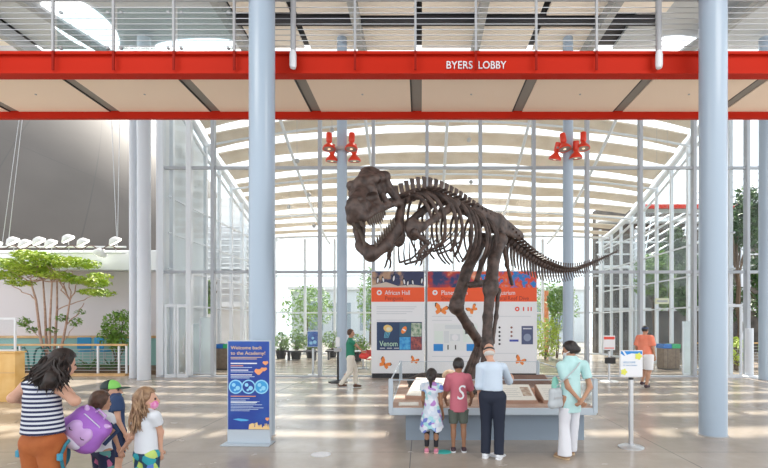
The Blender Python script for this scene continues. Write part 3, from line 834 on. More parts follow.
# ================================================================== INFO PANELS
M_pw = mat('panel_white', (0.80, 0.81, 0.84), .5); M_or = mat('panel_orange', (0.86, 0.10, 0.02), .5)
M_dkred = mat('panel_dark_red', (0.35, 0.03, 0.02), .6); M_navy = mat('poster_navy', (0.02, 0.05, 0.13), .5)
M_bflo = mat('butterfly_orange', (0.85, 0.25, 0.05), .6); M_lg = mat('pale_print_grey', (0.60, .63, .67), .6)
M_pblue = mat('map_blue', (0.03, 0.25, 0.65), .6)
YP = 16.9
class Flat:
    """prints laid on an upright board; coordinates are read off the board's own front face"""
    def __init__(s, parent, Y): s.p = parent; s.Y = Y; s.o = Vector(parent.location)
    def poly(s, name, pts, m, d=.004, par=None):
        Q = [P(x, y, s.Y) - s.o for x, y in pts]
        b = MB(); b.prism([(q.x, q.z) for q in Q], .003, Matrix.Translation((0, -d + (s.Y-s.o.y), 0)))
        return b.build(name, m, par or s.p, smooth=False)
    def rect(s, name, x0, x1, y0, y1, m, d=.004, par=None): return s.poly(name, [(x0, y1), (x1, y1), (x1, y0), (x0, y0)], m, d, par)
    def disc(s, name, x, y, r, m, d=.006, ry=None, ang=0, n=20, par=None):
        ry = ry or r; pts = []
        for k in range(n):
            a = 2*PI*k/n; u, v = r*math.cos(a), ry*math.sin(a)
            pts.append((x+u*math.cos(ang)-v*math.sin(ang), y+u*math.sin(ang)+v*math.cos(ang)))
        return s.poly(name, pts, m, d, par)
    def txt(s, name, body, x, y, h, wpx, m, d=.008, par=None, align='LEFT', shear=0):
        q = P(x, y, s.Y) - s.o
        o = text(name, body, h*s.Y/FPX*1.38, m, (q.x, (s.Y-s.o.y)-d, q.z), par or s.p, ext=.001, align=align, shear=shear)
        wd = max(v.co.x for v in o.data.vertices) - min(v.co.x for v in o.data.vertices)
        if wpx: o.scale = (wpx*s.Y/FPX/wd, 1, 1)
        return o
def butterfly(F, x, y, s, ang, m=None):
    base = None
    def pt(u, v): return (x+(u*math.cos(ang)-v*math.sin(ang))*s, y+(u*math.sin(ang)+v*math.cos(ang))*s)
    up = [(0, 0), (-.25, -.7), (-.75, -1.1), (-1.05, -1.0), (-1.0, -.45), (-.6, -.05), (-.85, .3), (-.6, .75), (-.2, .5), (0, .25), (.3, .5), (.75, .65), (.9, .25), (.65, 0), (1.1, -.2), (1.2, -.6), (.8, -.75), (.3, -.4)]
    o = F.poly('butterfly_print', [pt(u, v) for u, v in up][::-1], M_bflo, .006)
    F.poly('wing_edge', [pt(u, v) for u, v in ((-.75, -1.1), (-1.05, -1.0), (-1.0, -.45), (-.85, -.55), (-.88, -.85))][::-1], M_dark, .009, o)
    F.poly('wing_edge', [pt(u, v) for u, v in ((1.1, -.2), (1.2, -.6), (.8, -.75), (.85, -.62), (1.05, -.5), (.98, -.22))][::-1], M_dark, .009, o)
    F.poly('wing_vein', [pt(u, v) for u, v in ((-.04, .25), (-.05, -.3), (.05, -.3), (.04, .25))], M_dark, .009, o)
def panel(px0, px1, label):
    a, b = P(px0, 0, YP).x, P(px1, 0, YP).x
    t = thing('info_panel', label, 'sign', ((a+b)/2, YP, 0)); h = (b-a)/2
    MB().box(-h, h, 0, .16, .16, P(0, 271, YP).z, bev=.01).build('board', M_pw, t)
    MB().box(-h+.03, h-.03, .02, .14, 0, .16).build('plinth', M_dark, t)
    return t, Flat(t, YP)
t, F = panel(371.2, 424.5, 'white info panel headed African Hall Penguins with a Venom poster')
M_ice = ramp_mat('penguin_photo_ground', [(0, (.02, .03, .08)), (.52, (.04, .05, .12)), (.57, (.45, .28, .18)), (.7, (.62, .48, .36))], 1.3)
hd = F.rect('header_picture', 372, 424, 271.5, 287.5, M_ice)
F.poly('snow', [(372, 287.4), (424, 287.4), (424, 286), (412, 284.5), (398, 286), (386, 282), (378, 284), (372, 285.5)], mat('rock_tan', (.62, .52, .45), .7), .006, hd)
for i, (x, y, s) in enumerate(((377.5, 280, 1), (383, 279.5, .9), (393.5, 278, 1.1), (404, 281.5, 1), (407.5, 283, .9), (412.5, 282, .9), (421.5, 280.5, 1))):
    q = F.disc('penguin', x, y, 1.3*s, M_black, .008, 3.6*s, .15*(-1)**i, par=hd); F.disc('belly', x+.3, y+.4, .8*s, M_pw, .011, 2.5*s, .15*(-1)**i, par=hd)
ob = F.rect('title_band', 371.4, 424.4, 287.5, 301.8, M_or)
F.disc('icon', 379.3, 292.6, 2.6, M_pw, .007); F.disc('icon_centre', 379.3, 292.6, 1.2, M_or, .010)
F.txt('title', 'African Hall', 384.8, 294.8, 4.6, 25, M_pw); F.txt('subtitle', 'Penguins', 384.8, 300.2, 4.2, 18, M_dkred)
for y, w_ in ((306.5, 40), (308.5, 38), (311.3, 36), (313.3, 30), (319.8, 30)): F.rect('text_line', 376.5, 376.5+w_, y, y+.7, M_lg)
ps = F.rect('venom_poster', 376.8, 422, 322, 350.2, M_navy, .006)
F.rect('poster_tile', 399.5, 410.5, 323, 336.5, mat('tile_teal', (.04, .12, .2), .5), .009, ps); F.rect('poster_tile', 411, 421.6, 323, 336.5, mat('tile_green', (.10, .22, .13), .5, col2=(.55, .6, .5), nscale=9), .009, ps)
F.rect('poster_tile', 399.5, 410.5, 337, 349.6, mat('tile_blue', (.02, .22, .6), .5, col2=(.1, .45, .75), nscale=8), .009, ps); F.rect('poster_tile', 411, 421.6, 337, 349.6, mat('tile_coral', (.1, .04, .06), .5, col2=(.5, .12, .1), nscale=9), .009, ps)
F.disc('jellyfish', 388, 328.5, 4.6, mat('jelly_gold', (.75, .55, .2), .5), .009, 3.6, .3, par=ps); F.disc('jellyfish_centre', 388.6, 329, 2.4, mat('jelly_pale', (.75, .7, .5), .5), .012, 1.8, par=ps)
for i in range(4): F.poly('tentacle', [(385+i*1.6, 332), (385.7+i*1.6, 332), (384.5+i*1.2, 338), (384+i*1.2, 338)], mat('tentacle_blue', (.15, .5, .65), .5), .010, par=ps)
F.disc('clownfish', 404, 330, 2.3, M_bflo, .012, 4, .5, par=ps); F.disc('fish_stripe', 404, 330, 2.0, M_pw, .014, .8, .5, par=ps)
F.txt('poster_title', 'Venom', 379.5, 346.2, 5.6, 18, mat('venom_green', (.55, .8, .6), .5), .012, ps)
for x in (380, 387, 394): F.rect('caption', x, x+5, 347.8, 348.6, M_lg, .012, ps)
butterfly(F, 384.5, 364, 5.6, .5); butterfly(F, 414.3, 360.6, 4.0, .25)
t, F = panel(427.2, 537, 'wide white info panel headed Planetarium Shows and Aquarium Coral Reef Dive')
neb = ramp_mat('nebula_photo', [(0, (.01, .015, .05)), (.42, (.03, .05, .16)), (.52, (.55, .05, .03)), (.6, (.85, .35, .2)), (.68, (.7, .8, .9))], 1.6)
cor = ramp_mat('coral_photo', [(0, (.02, .12, .42)), (.45, (.03, .22, .6)), (.5, (.7, .06, .03)), (.6, (.8, .16, .06)), (.66, (.1, .35, .7))], 3.2)
F.rect('header_picture', 427.6, 480, 271.5, 287.5, neb); F.rect('header_picture', 480.4, 536.6, 271.5, 287.5, cor)
F.rect('title_band', 427.4, 536.8, 287.5, 301.6, M_or)
F.disc('icon', 435, 292.6, 2.6, M_pw, .007); F.disc('icon_centre', 435, 292.6, 1.0, M_or, .010)
F.txt('title', 'Planetarium', 441, 294.8, 4.6, 26, M_pw); F.txt('subtitle', 'Shows', 441, 300.2, 4.2, 13, M_dkred)
F.txt('title', 'Aquarium', 495, 294.8, 4.6, 20, M_pw); F.txt('subtitle', 'Coral', 495, 300.2, 4.2, 11, M_dkred); F.txt('subtitle', 'Reef', 507.5, 300.2, 4.2, 9.5, M_dkred); F.txt('subtitle', 'Dive', 518.8, 300.2, 4.2, 9.5, M_dkred); F.disc('icon', 489, 292.6, 2.6, M_pw, .007)
butterfly(F, 441, 310, 6.4, .1); butterfly(F, 472.5, 309.5, 5.0, -.7); butterfly(F, 520, 361, 5, .3)
for y, x0, w_ in ((316, 432, 40), (320, 432, 20), (356, 432, 44), (316, 487, 44), (353, 487, 30)): F.rect('text_line', x0, x0+w_, y, y+.6, M_lg)
M_mapg = mat('map_grey', (.66, .7, .73), .6); M_mapt = mat('map_tint', (.72, .8, .76), .6)
mp = F.rect('floor_map', 433.5, 478, 323.5, 350.5, mat('map_ground', (.76, .79, .8), .6))
for r in ((434.5, 443, 331, 343, M_mapt), (445, 462, 325, 329, M_mapg), (450, 460, 334, 341, M_mapg), (463, 477, 326, 342, M_mapt), (444, 449, 331, 343, M_mapg), (465, 470, 330, 334, M_mapg)): F.rect('map_room', *r[:4], r[4], .007, mp)
F.disc('map_ring', 455, 337.5, 3.2, M_pw, .010, par=mp)
F.rect('blue_key', 433.5, 443, 344, 351, M_pblue, .009, mp); F.rect('blue_key', 466.5, 478, 344, 351, M_pblue, .009, mp)
for x in (448, 455.5): F.rect('figure_icon', x-.6, x+.6, 345, 349.5, M_dark, .009, mp)
for y in (327.5, 332, 336, 340, 344): F.disc('icon', 499.5, y, 1.1, M_dark)
for y in (327.5, 332, 336): F.disc('icon', 511.5, y, 1.1, mat('icon_brown', (.25, .12, .1), .6))
F.rect('blue_key', 509.5, 518.5, 339.5, 341.6, mat('key_navy', (.05, .08, .4), .6))
pp = F.rect('dark_poster', 521.5, 533, 326, 344.3, mat('poster_slate', (.08, .10, .2), .5), .006); F.disc('poster_dome', 527.3, 337.5, 3.8, mat('dome_print', (.25, .3, .42), .6), .009, par=pp); F.rect('poster_caption', 523, 531.5, 328, 329.2, M_lg, .009, pp)
M_redic = mat('icon_red', (.75, .08, .05), .6)
F.disc('icon', 517.2, 309, 2.3, M_redic); F.disc('icon_centre', 517.2, 309, 1.0, M_pw, .009)
for x in (523.4, 528, 531): F.rect('icon', x-.5, x+.7, 307, 311, M_redic)

# ================================================================== THE GLASS-SIDED DISPLAY TABLE
M_vplinth = mat('display_plinth_blue', (0.27, 0.33, 0.40), .5); M_vframe = mat('display_frame', (0.50, 0.57, 0.64), .4)
M_vdeck = mat('display_deck_brown', (0.45, 0.28, 0.21), .7, col2=(0.56, 0.38, 0.30), nscale=3)
X0, X1, Y0, Y1 = -.50, 2.79, 7.62, 11.4
ZD = .58
t = thing('display_table', 'long low glass-sided display table that carries the dinosaur skeleton', 'display table', ((X0+X1)/2, Y0, 0))
def vp(mb, name, m, **k): o = mb.build(name, m, t, **k); o.location = (-(X0+X1)/2, -Y0, 0); return o
vp(MB().box(X0+.25, X1-.12, Y0+.24, Y1-.25, 0, ZD-.13), 'plinth', M_vplinth)
vp(MB().box(X0, X1, Y0, Y1, ZD-.13, ZD-.015, bev=.01), 'rim', M_vframe)
vp(MB().box(X0+.03, X1-.03, Y0+.03, Y1-.03, ZD-.015, ZD), 'deck', M_vdeck)
ZT = 1.01
for (x, y) in ((X0+.02, Y0+.02), (X1-.02, Y0+.02), (X0+.02, Y1-.02), (X1-.02, Y1-.02)):
    vp(MB().box(x-.035, x+.035, y-.03, y+.03, ZD-.10, ZT+.02, bev=.008), 'corner_post', M_vframe)
vp(MB().box(X0+.05, X1-.05, Y0+.01, Y0+.022, ZD, ZT-.02), 'glass_side', G_clear, smooth=False)
vp(MB().box(X0+.05, X1-.05, Y1-.022, Y1-.01, ZD, ZT), 'glass_side', G_clear, smooth=False)
for x in (X0+.014, X1-.026): vp(MB().box(x, x+.012, Y0+.05, Y1-.05, ZD, ZT), 'glass_side', G_clear, smooth=False)
for x in (X0+.02, X1-.02): vp(MB().tube([(x, Y0+.03, ZT), (x, Y1-.03, ZT)], .012, 8), 'top_rail', M_vframe)
vp(MB().tube([(X0+.03, Y0+.02, ZT), (X1-.03, Y0+.02, ZT)], .008, 8), 'top_rail', M_vframe)
vp(MB().tube([(X0+.03, Y1-.02, ZT), (X1-.03, Y1-.02, ZT)], .008, 8), 'top_rail', M_vframe)
# reading boards and exhibits on the deck
M_board = mat('reading_board_white', (0.80, 0.76, 0.70), .5); M_bside = mat('reading_board_brown', (0.42, 0.24, 0.17), .6); M_prt = mat('board_print', (.45, .45, .45), .6)
def board(x, y, wd, dp, h0, h1, label, rot=0, side=M_bside, top=M_board, lines=5, pic=None):
    b = thing('reading_board', label, 'display board', (x, y, ZD+.001), rot)
    MB().add([(-wd/2, 0, 0), (wd/2, 0, 0), (wd/2, dp, 0), (-wd/2, dp, 0), (-wd/2, 0, h0), (wd/2, 0, h0), (wd/2, dp, h1), (-wd/2, dp, h1)],
             [(0, 3, 2, 1), (4, 5, 6, 7), (0, 1, 5, 4), (1, 2, 6, 5), (2, 3, 7, 6), (3, 0, 4, 7)]).build('base', side, b)
    s = (h1-h0)/dp; e = .006
    def on(x0, x1, v0, v1, m, nm, lift):
        z = lambda v: h0+s*v
        MB().add([(x0, v0, z(v0)+e*.1), (x1, v0, z(v0)+e*.1), (x1, v1, z(v1)+e*.1), (x0, v1, z(v1)+e*.1), (x0, v0, z(v0)+lift), (x1, v0, z(v0)+lift), (x1, v1, z(v1)+lift), (x0, v1, z(v1)+lift)],
             [(0, 3, 2, 1), (4, 5, 6, 7), (0, 1, 5, 4), (1, 2, 6, 5), (2, 3, 7, 6), (3, 0, 4, 7)]).build(nm, m, b, smooth=False)
    on(-wd/2+.015, wd/2-.015, .015, dp-.015, top, 'face', .006)
    for i in range(lines): on(-wd*.38, wd*(.05 if i % 2 else .12), dp*(.2+.12*i), dp*(.2+.12*i)+.008, M_prt, 'text_line', .008)
    if pic: on(wd*.18, wd*.42, dp*.25, dp*.8, pic, 'picture', .008)
M_pic = mat('board_picture', (.35, .22, .16), .6, col2=(.6, .5, .4), nscale=12)
board(.02, 8.35, .62, .75, .06, .30, 'white slanted reading board at the left end of the display table', -.25, pic=M_pic)
board(1.62, 7.95, .62, .62, .05, .24, 'white slanted reading board just right of the elderly man', 0, pic=M_pic)
board(2.34, 7.95, .62, .62, .05, .24, 'white slanted reading board beside the woman in mint', 0, pic=M_pic)
M_wedge = mat('wedge_brown', (.16, .08, .055), .6)
board(1.95, 9.1, 1.25, .9, .10, .26, 'wide dark brown sloped plinth on the middle of the display table', 0, side=M_bside, top=M_wedge, lines=0)
b = MB().box(-.16, .16, -.03, .03, 0, .05, bev=.004).build('caption_block', M_board); b.location = (-.2, 7.78, ZD+.001)
tag(b, 'small white caption block at the front left corner of the display table', 'label')
# dark fossil skull cast, bones
M_fos = mat('dark_fossil', (0.035, 0.028, 0.025), .6, col2=(.08, .06, .05), nscale=12, bump=.3)
fx = thing('fossil_cast', 'dark rounded fossil skull cast behind the girl in the dress', 'fossil', (.1, 10.0, ZD))
sdf_obj('cranium', M_fos, fx, [ell((0, 0, .16), (.26, .18, .15)), ell((-.25, -.02, .13), (.14, .12, .10)), ell((.22, 0, .15), (.15, .16, .12)), cap((-.3, -.05, .05), (.3, -.05, .05), .05)], vox=.02, k=.05,
    subs=[ell((.05, -.17, .18), (.05, .07, .05)), ell((-.18, -.15, .15), (.04, .06, .035)), ell((.25, -.16, .14), (.05, .05, .04))], rough=.008, rs=30)
sdf_obj('jaw', M_fos, fx, [cap((-.34, -.08, .04), (.1, -.16, .03), .035, .03), cap((.1, -.16, .03), (.3, -.08, .05), .03, .04)], vox=.012)
M_bone = mat('tan_bone', (.55, .35, .22), .6, col2=(.72, .55, .4), nscale=10)
fx = thing('bone_cast', 'tan bone cast with a light tip behind the wide brown plinth', 'fossil', (1.72, 10.2, ZD))
sdf_obj('bone', M_bone, fx, [cap((-.25, 0, .1), (.2, .05, .16), .05, .035), ell((-.27, 0, .1), (.09, .07, .09)), ell((.23, .05, .17), (.07, .06, .07)), cap((.0, 0, .12), (.05, .0, .36), .035, .02)], vox=.014, k=.04)
fx = thing('skull_replica', 'pale tan replica skull behind the boy in pink', 'fossil', (.62, 10.35, ZD))
sdf_obj('cranium', M_bone, fx, [ell((0, 0, .18), (.17, .2, .16)), ell((0, -.2, .12), (.11, .12, .09))], vox=.016, k=.06, subs=[ell((-.08, -.2, .19), (.04, .06, .04)), ell((.08, -.2, .19), (.04, .06, .04))])
for i, (x, y, lab) in enumerate(((.62, 8.6, 'small horn-shaped fossil on the deck near the boy'), (.74, 8.95, 'slim claw fossil on the deck beside the horn fossil'), (1.18, 8.9, 'curved tooth fossil on the deck near the elderly man'))):
    b = MB(); b.tube([(0, 0, .03), (.08, 0, .1), (.12, .0, .2), (.11, 0, .3)], [.055, .05, .03, .008], 10); b.lathe([(.09, 0), (.08, .03)], 16)
    o = b.build('claw_fossil', (M_fos, M_bone, M_fos)[i]); o.location = (x, y, ZD+.001); tag(o, lab, 'fossil')

# ================================================================== SIGNS ON STANDS
M_silver = mat('stanchion_silver', (0.62, 0.63, 0.65), .28, .7)
def stand(px, Y, name, label, x0, x1, y0, y1, r=.035, br=.19):
    x = P(px, 0, Y).x; t = thing(name, label, 'sign', (x, Y, 0)); zb = P(0, y1, Y).z; zt_ = P(0, y0, Y).z; hw = (x1-x0)/2*Y/FPX
    MB().lathe([(br, 0), (br, .012), (br*.8, .03), (r*1.4, .05)], 32).build('base', M_silver, t)
    MB().tube([(0, 0, .04), (0, 0, zb-.02)], r, 16).build('pole', M_silver, t)
    MB().lathe([(r*1.05, zb-.04), (r*1.05, zb-.01)], 16).build('collar', M_dark, t)
    MB().box(-hw, hw, -.02, .02, zb, zt_, bev=.008).build('board', M_pw, t)
    return t, zb, zt_, hw
t, zb, zt_, hw = stand(631, 7.4, 'sign_stand', 'white Welcome sign on a silver stanchion before the right thick column', 620, 642.5, 350.3, 377)
def fp(pts, m, name, d=.021):
    return MB().prism(pts, .002, Matrix.Translation((0, -d-.001, 0))).build(name, m, t, smooth=False)
H_ = zt_-zb
fp([(-hw+.01, zt_-.012), (-hw+.01, zt_-.05), (-hw+.06, zt_-.085), (-hw+.13, zt_-.06), (0, zt_-.045), (hw-.01, zt_-.06), (hw-.01, zt_-.012)][::-1], M_pblue, 'wave_print')
fp([(-hw+.03, zt_-.012), (-hw+.06, zt_-.012), (-hw+.1, zt_-.07), (-hw+.07, zt_-.08)][::-1], M_pw, 'wave_stripe', .024)
M_yel = mat('sign_yellow', (.75, .75, .12), .5)
for cx, cz, rr in ((hw-.07, zt_-.09, .05), (-hw+.055, zb+.08, .045)):
    fp([(cx+rr*(1+.18*math.cos(5*a))*math.cos(a), cz+rr*(1+.18*math.cos(5*a))*math.sin(a)) for a in [2*PI*k/30 for k in range(30)]], M_yel, 'flower_print', .025)
text('sign_text', 'WELCOME', .04, mat('sign_blue_text', (.15, .35, .6), .5), (-hw+.04, -.022, zb+H_*.52), t, ext=.001)
text('sign_text', 'TO THE ACADEMY', .026, mat('sign_blue_text', (.15, .35, .6), .5), (-hw+.04, -.022, zb+H_*.42), t, ext=.001)
t, zb, zt_, hw = stand(609, 15.9, 'sign_stand', 'small red and white notice on a silver stanchion with a black box', 603, 615, 335.5, 350, .035, .3)
MB().box(-hw+.02, hw-.02, -.026, -.02, zt_-.13, zt_-.04).build('red_text', M_redic, t); MB().box(-hw+.04, hw-.04, -.026, -.02, zb+.05, zb+.08).build('red_text', M_redic, t)
MB().box(-.16, .16, -.16, -.036, .60, .80, bev=.01).build('dispenser', M_black, t)
t, zb, zt_, hw = stand(313, 17.85, 'sign_stand', 'blue printed sign on a slim silver stand beyond the glass', 307.5, 318.8, 331, 347, .045, .2)
MB().box(-hw+.015, hw-.015, -.026, -.02, zb+.015, zt_-.015).build('blue_print', mat('sign_navy', (.03, .08, .35), .5, col2=(.08, .2, .5), nscale=5), t)
for dx, dz, rr in ((-.07, .15, .06), (.07, .18, .07), (0, .33, .05)): MB().lathe([(rr, 0), (rr, .003)], 18, Matrix.Translation((dx, -.026, zb+dz)) @ Matrix.Rotation(PI/2, 4, 'X')).build('circle_print', mat('circle_pale', (.3, .6, .8), .5), t)
# hand sanitiser stand
p = P(339.5, 0, 15.6)
t = thing('sanitiser_stand', 'black-footed hand sanitiser stand with a white dispenser near the slim left column', 'dispenser', (p.x-.05, 15.6, 0))
b = MB(); b.lathe([(.32, 0), (.32, .03), (.06, .09)], 6); b.build('base', M_black, t)
MB().tube([(0, 0, .07), (0, 0, 1.05)], .035, 10).build('pole', M_black, t)
MB().box(-.12, .12, -.1, .02, 1.0, 1.12, bev=.015).build('drip_tray', M_greypost, t)
MB().box(-.07, .07, -.09, .0, 1.15, 1.48, bev=.03).build('dispenser', M_pw, t)

# the tall blue banner stand
t = thing('banner_stand', 'tall blue aquarium-themed banner in a pale frame before the left thick column', 'banner', (P(249.5, 0, 7.6).x, 7.6, 0), R(-2))
HB = .345; zb_, zt_ = P(0, 429, 7.6).z, P(0, 341, 7.6).z
MB().box(-HB-.06, HB+.02, -.16, .15, 0, .02, bev=.005).build('base_plate', M_vframe, t)
MB().box(-HB, HB, -.03, .03, .02, zt_+.01, bev=.006).build('frame', M_vframe, t)
M_bn = ramp_mat('banner_print', [(0, (.012, .03, .22)), (.5, (.02, .06, .33)), (.8, (.03, .16, .52))], 1.4)
bn = MB().box(-HB+.018, HB-.018, -.037, -.031, zb_, zt_-.005).build('banner', M_bn, t)
M_gold = mat('banner_gold', (.85, .6, .28), .5); M_ring = mat('banner_ring', (.3, .65, .88), .5); M_bor = mat('banner_coral', (.85, .35, .15), .5); M_bpale = mat('banner_pale_text', (.6, .72, .85), .5)
def bt(body, z, h, wd, m, nm='banner_text', x=-HB+.06):
    o = text(nm, body, h*1.38, m, (x, -.039, z), bn, ext=.001)
    w0 = max(v.co.x for v in o.data.vertices) - min(v.co.x for v in o.data.vertices); o.scale = (wd/w0, 1, 1)
H2 = zt_-zb_
bt('Welcome back', zt_-.13, .055, .50, M_gold); bt('to the Academy!', zt_-.215, .055, .55, M_gold)
def ln(z, wd, m=M_bpale, h=.008, x=-HB+.06): MB().box(x, x+wd, -.040, -.038, z, z+h).build('text_line', m, bn, smooth=False)
ln(zt_-.26, .5, M_gold); ln(zt_-.285, .42, M_gold)
ln(zt_-.36, .42, M_pw, .018); ln(zt_-.395, .2, M_bor, .012); ln(zt_-.42, .34); ln(zt_-.465, .28, M_pw, .014); ln(zt_-.49, .36); ln(zt_-.54, .34, M_pw, .014); ln(zt_-.565, .38); ln(zt_-.585, .3)
for i, cx in enumerate((-.205, .0, .205)):
    z = zt_-.72
    MB().lathe([(.112, 0), (.112, .003)], 28, Matrix.Translation((cx, -.037, z)) @ Matrix.Rotation(PI/2, 4, 'X')).build('ring', M_ring, bn)
    MB().lathe([(.092, .0), (.092, .005)], 28, Matrix.Translation((cx, -.037, z)) @ Matrix.Rotation(PI/2, 4, 'X')).build('ring_centre', (M_pblue, M_bn, mat('ring_blue', (.05, .35, .7), .5))[i], bn)
    for dx, dz, rr in ((-.03, .03, .03), (.035, -.02, .035), (-.01, -.05, .02)):
        MB().lathe([(rr, .0), (rr, .007)], 14, Matrix.Translation((cx+dx, -.037, z+dz)) @ Matrix.Rotation(PI/2, 4, 'X')).build('ring_picture', M_ring, bn)
ln(zt_-.875, .4, M_bor, .012)
for i in range(9): ln(zt_-.91-.024*i, (.3, .24, .46, .40, .5, .36, .52, .44, .3)[i], h=.007)
ln(zt_-.97, .42, M_pw, .012)
for (x, z, rx, rz) in ((.27, zt_-.34, .045, .03), (.16, zt_-.475, .065, .045), (.245, zt_-.44, .05, .028), (.3, zb_+.17, .03, .025)):
    MB().prism([(x+rx*math.cos(a), z+rz*math.sin(a)*(1+.3*math.sin(3*a))) for a in [2*PI*k/18 for k in range(18)]], .003, Matrix.Translation((0, -.041, 0))).build('sea_creature', M_bor, bn, smooth=False)
MB().prism([(-.25, zb_+.16), (-.12, zb_+.13), (-.03, zb_+.135), (.01, zb_+.15), (-.06, zb_+.165), (-.16, zb_+.175)], .003, Matrix.Translation((0, -.041, 0))).build('fish_print', mat('fish_blue', (.1, .45, .8), .5), bn, smooth=False)
rnd = random.Random(5)
cb = MB()
for i in range(13):
    x = .02+.3*i/12; h = rnd.uniform(.04, .12)
    cb.prism([(x-.018, zb_+.005), (x+.018, zb_+.005), (x+.012+rnd.uniform(-.02, .02), zb_+h), (x-.01, zb_+h*.9)], .003, Matrix.Translation((0, -.041-.0003*i, 0)))
cb.build('coral_print', M_gold, bn, smooth=False)

# floor discs
for (px, py, rr, m, lab) in ((321, 454.5, .145, M_pw, 'round white floor decal between the banner and the display table'), (497, 455, .13, M_pw, 'round white floor decal partly under the elderly man\'s shoe'), (443.5, 452, .12, mat('teal_decal', (.05, .55, .5), .5), 'round teal floor decal between the two children at the display table')):
    Y = 912/(py-HY); o = MB().lathe([(rr, .0005), (rr, .003)], 32).build('floor_decal', m); o.location = (P(px, 0, Y).x, Y, 0); tag(o, lab, 'decal')

# ================================================================== LEFT CORNER: PLANTER, TREE, RAILING, COUNTER
t = thing('cable_railing', 'wood-topped cable railing in front of the tree planter', 'railing', (P(60, 0, 17.6).x, 17.6, 0))
A, B = P(-40, 0, 17.6).x - t.location.x, P(127, 0, 17.6).x - t.location.x
MB().box(A, B, -.07, .07, 1.10, 1.17, bev=.01).build('top_rail', M_wood, t)
for px in (-20, 20, 59, 98, 119, 126.5):
    x = P(px, 0, 17.6).x - t.location.x; MB().box(x-.03, x+.03, -.03, .03, 0.08, 1.10, bev=.004).build('post', M_white, t)
for i in range(8): MB().tube([(A, 0, .2+.11*i), (B, 0, .2+.11*i)], .011, 5).build('cable', M_steel, t)
MB().box(A, B, -.12, .12, 0, .09).build('kerb', M_wood, t)
pl = MB().box(-22, -9.9, 18.0, 20.28, 0, .159).build('planter_bed', M_soil); tag(pl, 'planter bed of dark soil behind the wood-topped railing', 'planter')
MB().box(-22, -9.9, 20.35, 20.58, 0, 1.3).build('wall_planter', mat('planter_teal', (.25, .45, .42), .7), kind='structure')
MB().box(-22, -9.9, 20.3, 20.6, 1.3, 1.4).build('trim_2', M_wood, kind='structure')
rnd = random.Random(11)
YT = 18.75
base = P(46, 0, YT); t = thing('tree', 'broad lime-green tree with thin pinkish trunks in the planter', 'tree', (base.x, YT, .16))
def TP(px, py, dy=0): q = P(px, py, YT+dy); return (q.x-t.location.x, dy, q.z-.16)
tr = MB(); br_ = MB()
trunks = [((47, 366), (36, 300), (31, 283)), ((48, 366), (45, 310), (43, 280)), ((49, 366), (50, 320), (52, 282)), ((52, 366), (57, 310), (57, 280)), ((54, 366), (66, 325), (70, 300))]
k = 0
for a, b_, c in trunks:
    dy = (-.2, .1, -.1, .25, 0)[k]
    o = MB(); o.tube([TP(a[0], a[1], 0), TP((a[0]*.4+b_[0]*.6), (a[1]+b_[1])/2+4, dy*.6), TP(*b_, dy), TP(*c, dy*1.5)], [.065, .05, .04, .028], 8); o.build('trunk', M_bark, t)
    for _ in range(5):
        e = (c[0]+rnd.uniform(-28, 30), rnd.uniform(262, 282)); o2 = limb(br_, TP(*c, dy*1.5), TP(e[0], e[1], rnd.uniform(-.9, .9)), .026, .01, rnd, .12)
    k += 1
limb(br_, TP(66, 325), TP(84, 303, -.3), .028, .012, rnd, .1); limb(br_, TP(57, 310, .2), TP(92, 296, .3), .026, .012, rnd, .1); limb(br_, TP(36, 300), TP(8, 282, .3), .026, .012, rnd, .1)
limb(br_, TP(60, 345), TP(78, 322, -.2), .016, .008, rnd, .05); limb(br_, TP(42, 340), TP(24, 322, -.2), .016, .008, rnd, .05)
br_.build('branch', M_bark, t)
bl = []
for (px, py, rx, rz) in ((12, 264, 16, 7), (6, 275, 14, 6), (25, 255, 15, 6), (45, 258, 18, 7), (65, 262, 18, 7), (85, 264, 13, 6), (30, 270, 18, 6), (55, 275, 18, 5), (78, 280, 14, 5), (95, 283, 13, 6), (103, 293, 9, 5), (20, 283, 12, 4), (90, 292, 10, 4), (40, 266, 18, 6), (100, 276, 7, 4)):
    for dy in (-.5, .35):
        q = TP(px+rnd.uniform(-3, 3), py, dy+rnd.uniform(-.2, .2)); bl.append((q, (rx*YT/FPX, .5, rz*YT/FPX*.8)))
leaves(bl, 6200, .10, rnd, .35).build('foliage', ramp_mat('lime_leaves', [(.3, (.16, .30, .03)), (.5, (.38, .52, .05)), (.7, (.62, .70, .14))], 1.6, rough=.45), t, smooth=False)
lb = [(TP(76, 322, -.2), (.25, .25, .18)), (TP(62, 318, -.1), (.25, .2, .15)), (TP(24, 322, -.2), (.3, .25, .2)), (TP(32, 330, -.2), (.2, .2, .15)), (TP(80, 312, -.2), (.18, .2, .12)), (TP(53, 330, -.2), (.2, .2, .12))]
leaves(lb, 330, .09, rnd, .4).build('lower_foliage', M_leaf, t, smooth=False)
p = P(117, 0, 18.9)
bush('shrub', 'rounded green shrub in the planter beside the white columns', 'plant', (p.x, 18.9, .16), [((0, 0, 1.7), (.55, .45, .55)), ((-.35, 0, 1.3), (.4, .4, .4)), ((.15, 0, 1.0), (.5, .4, .4)), ((.2, .1, 2.1), (.3, .3, .25))], 900, .10, M_leaf, seed=3, stems=4)
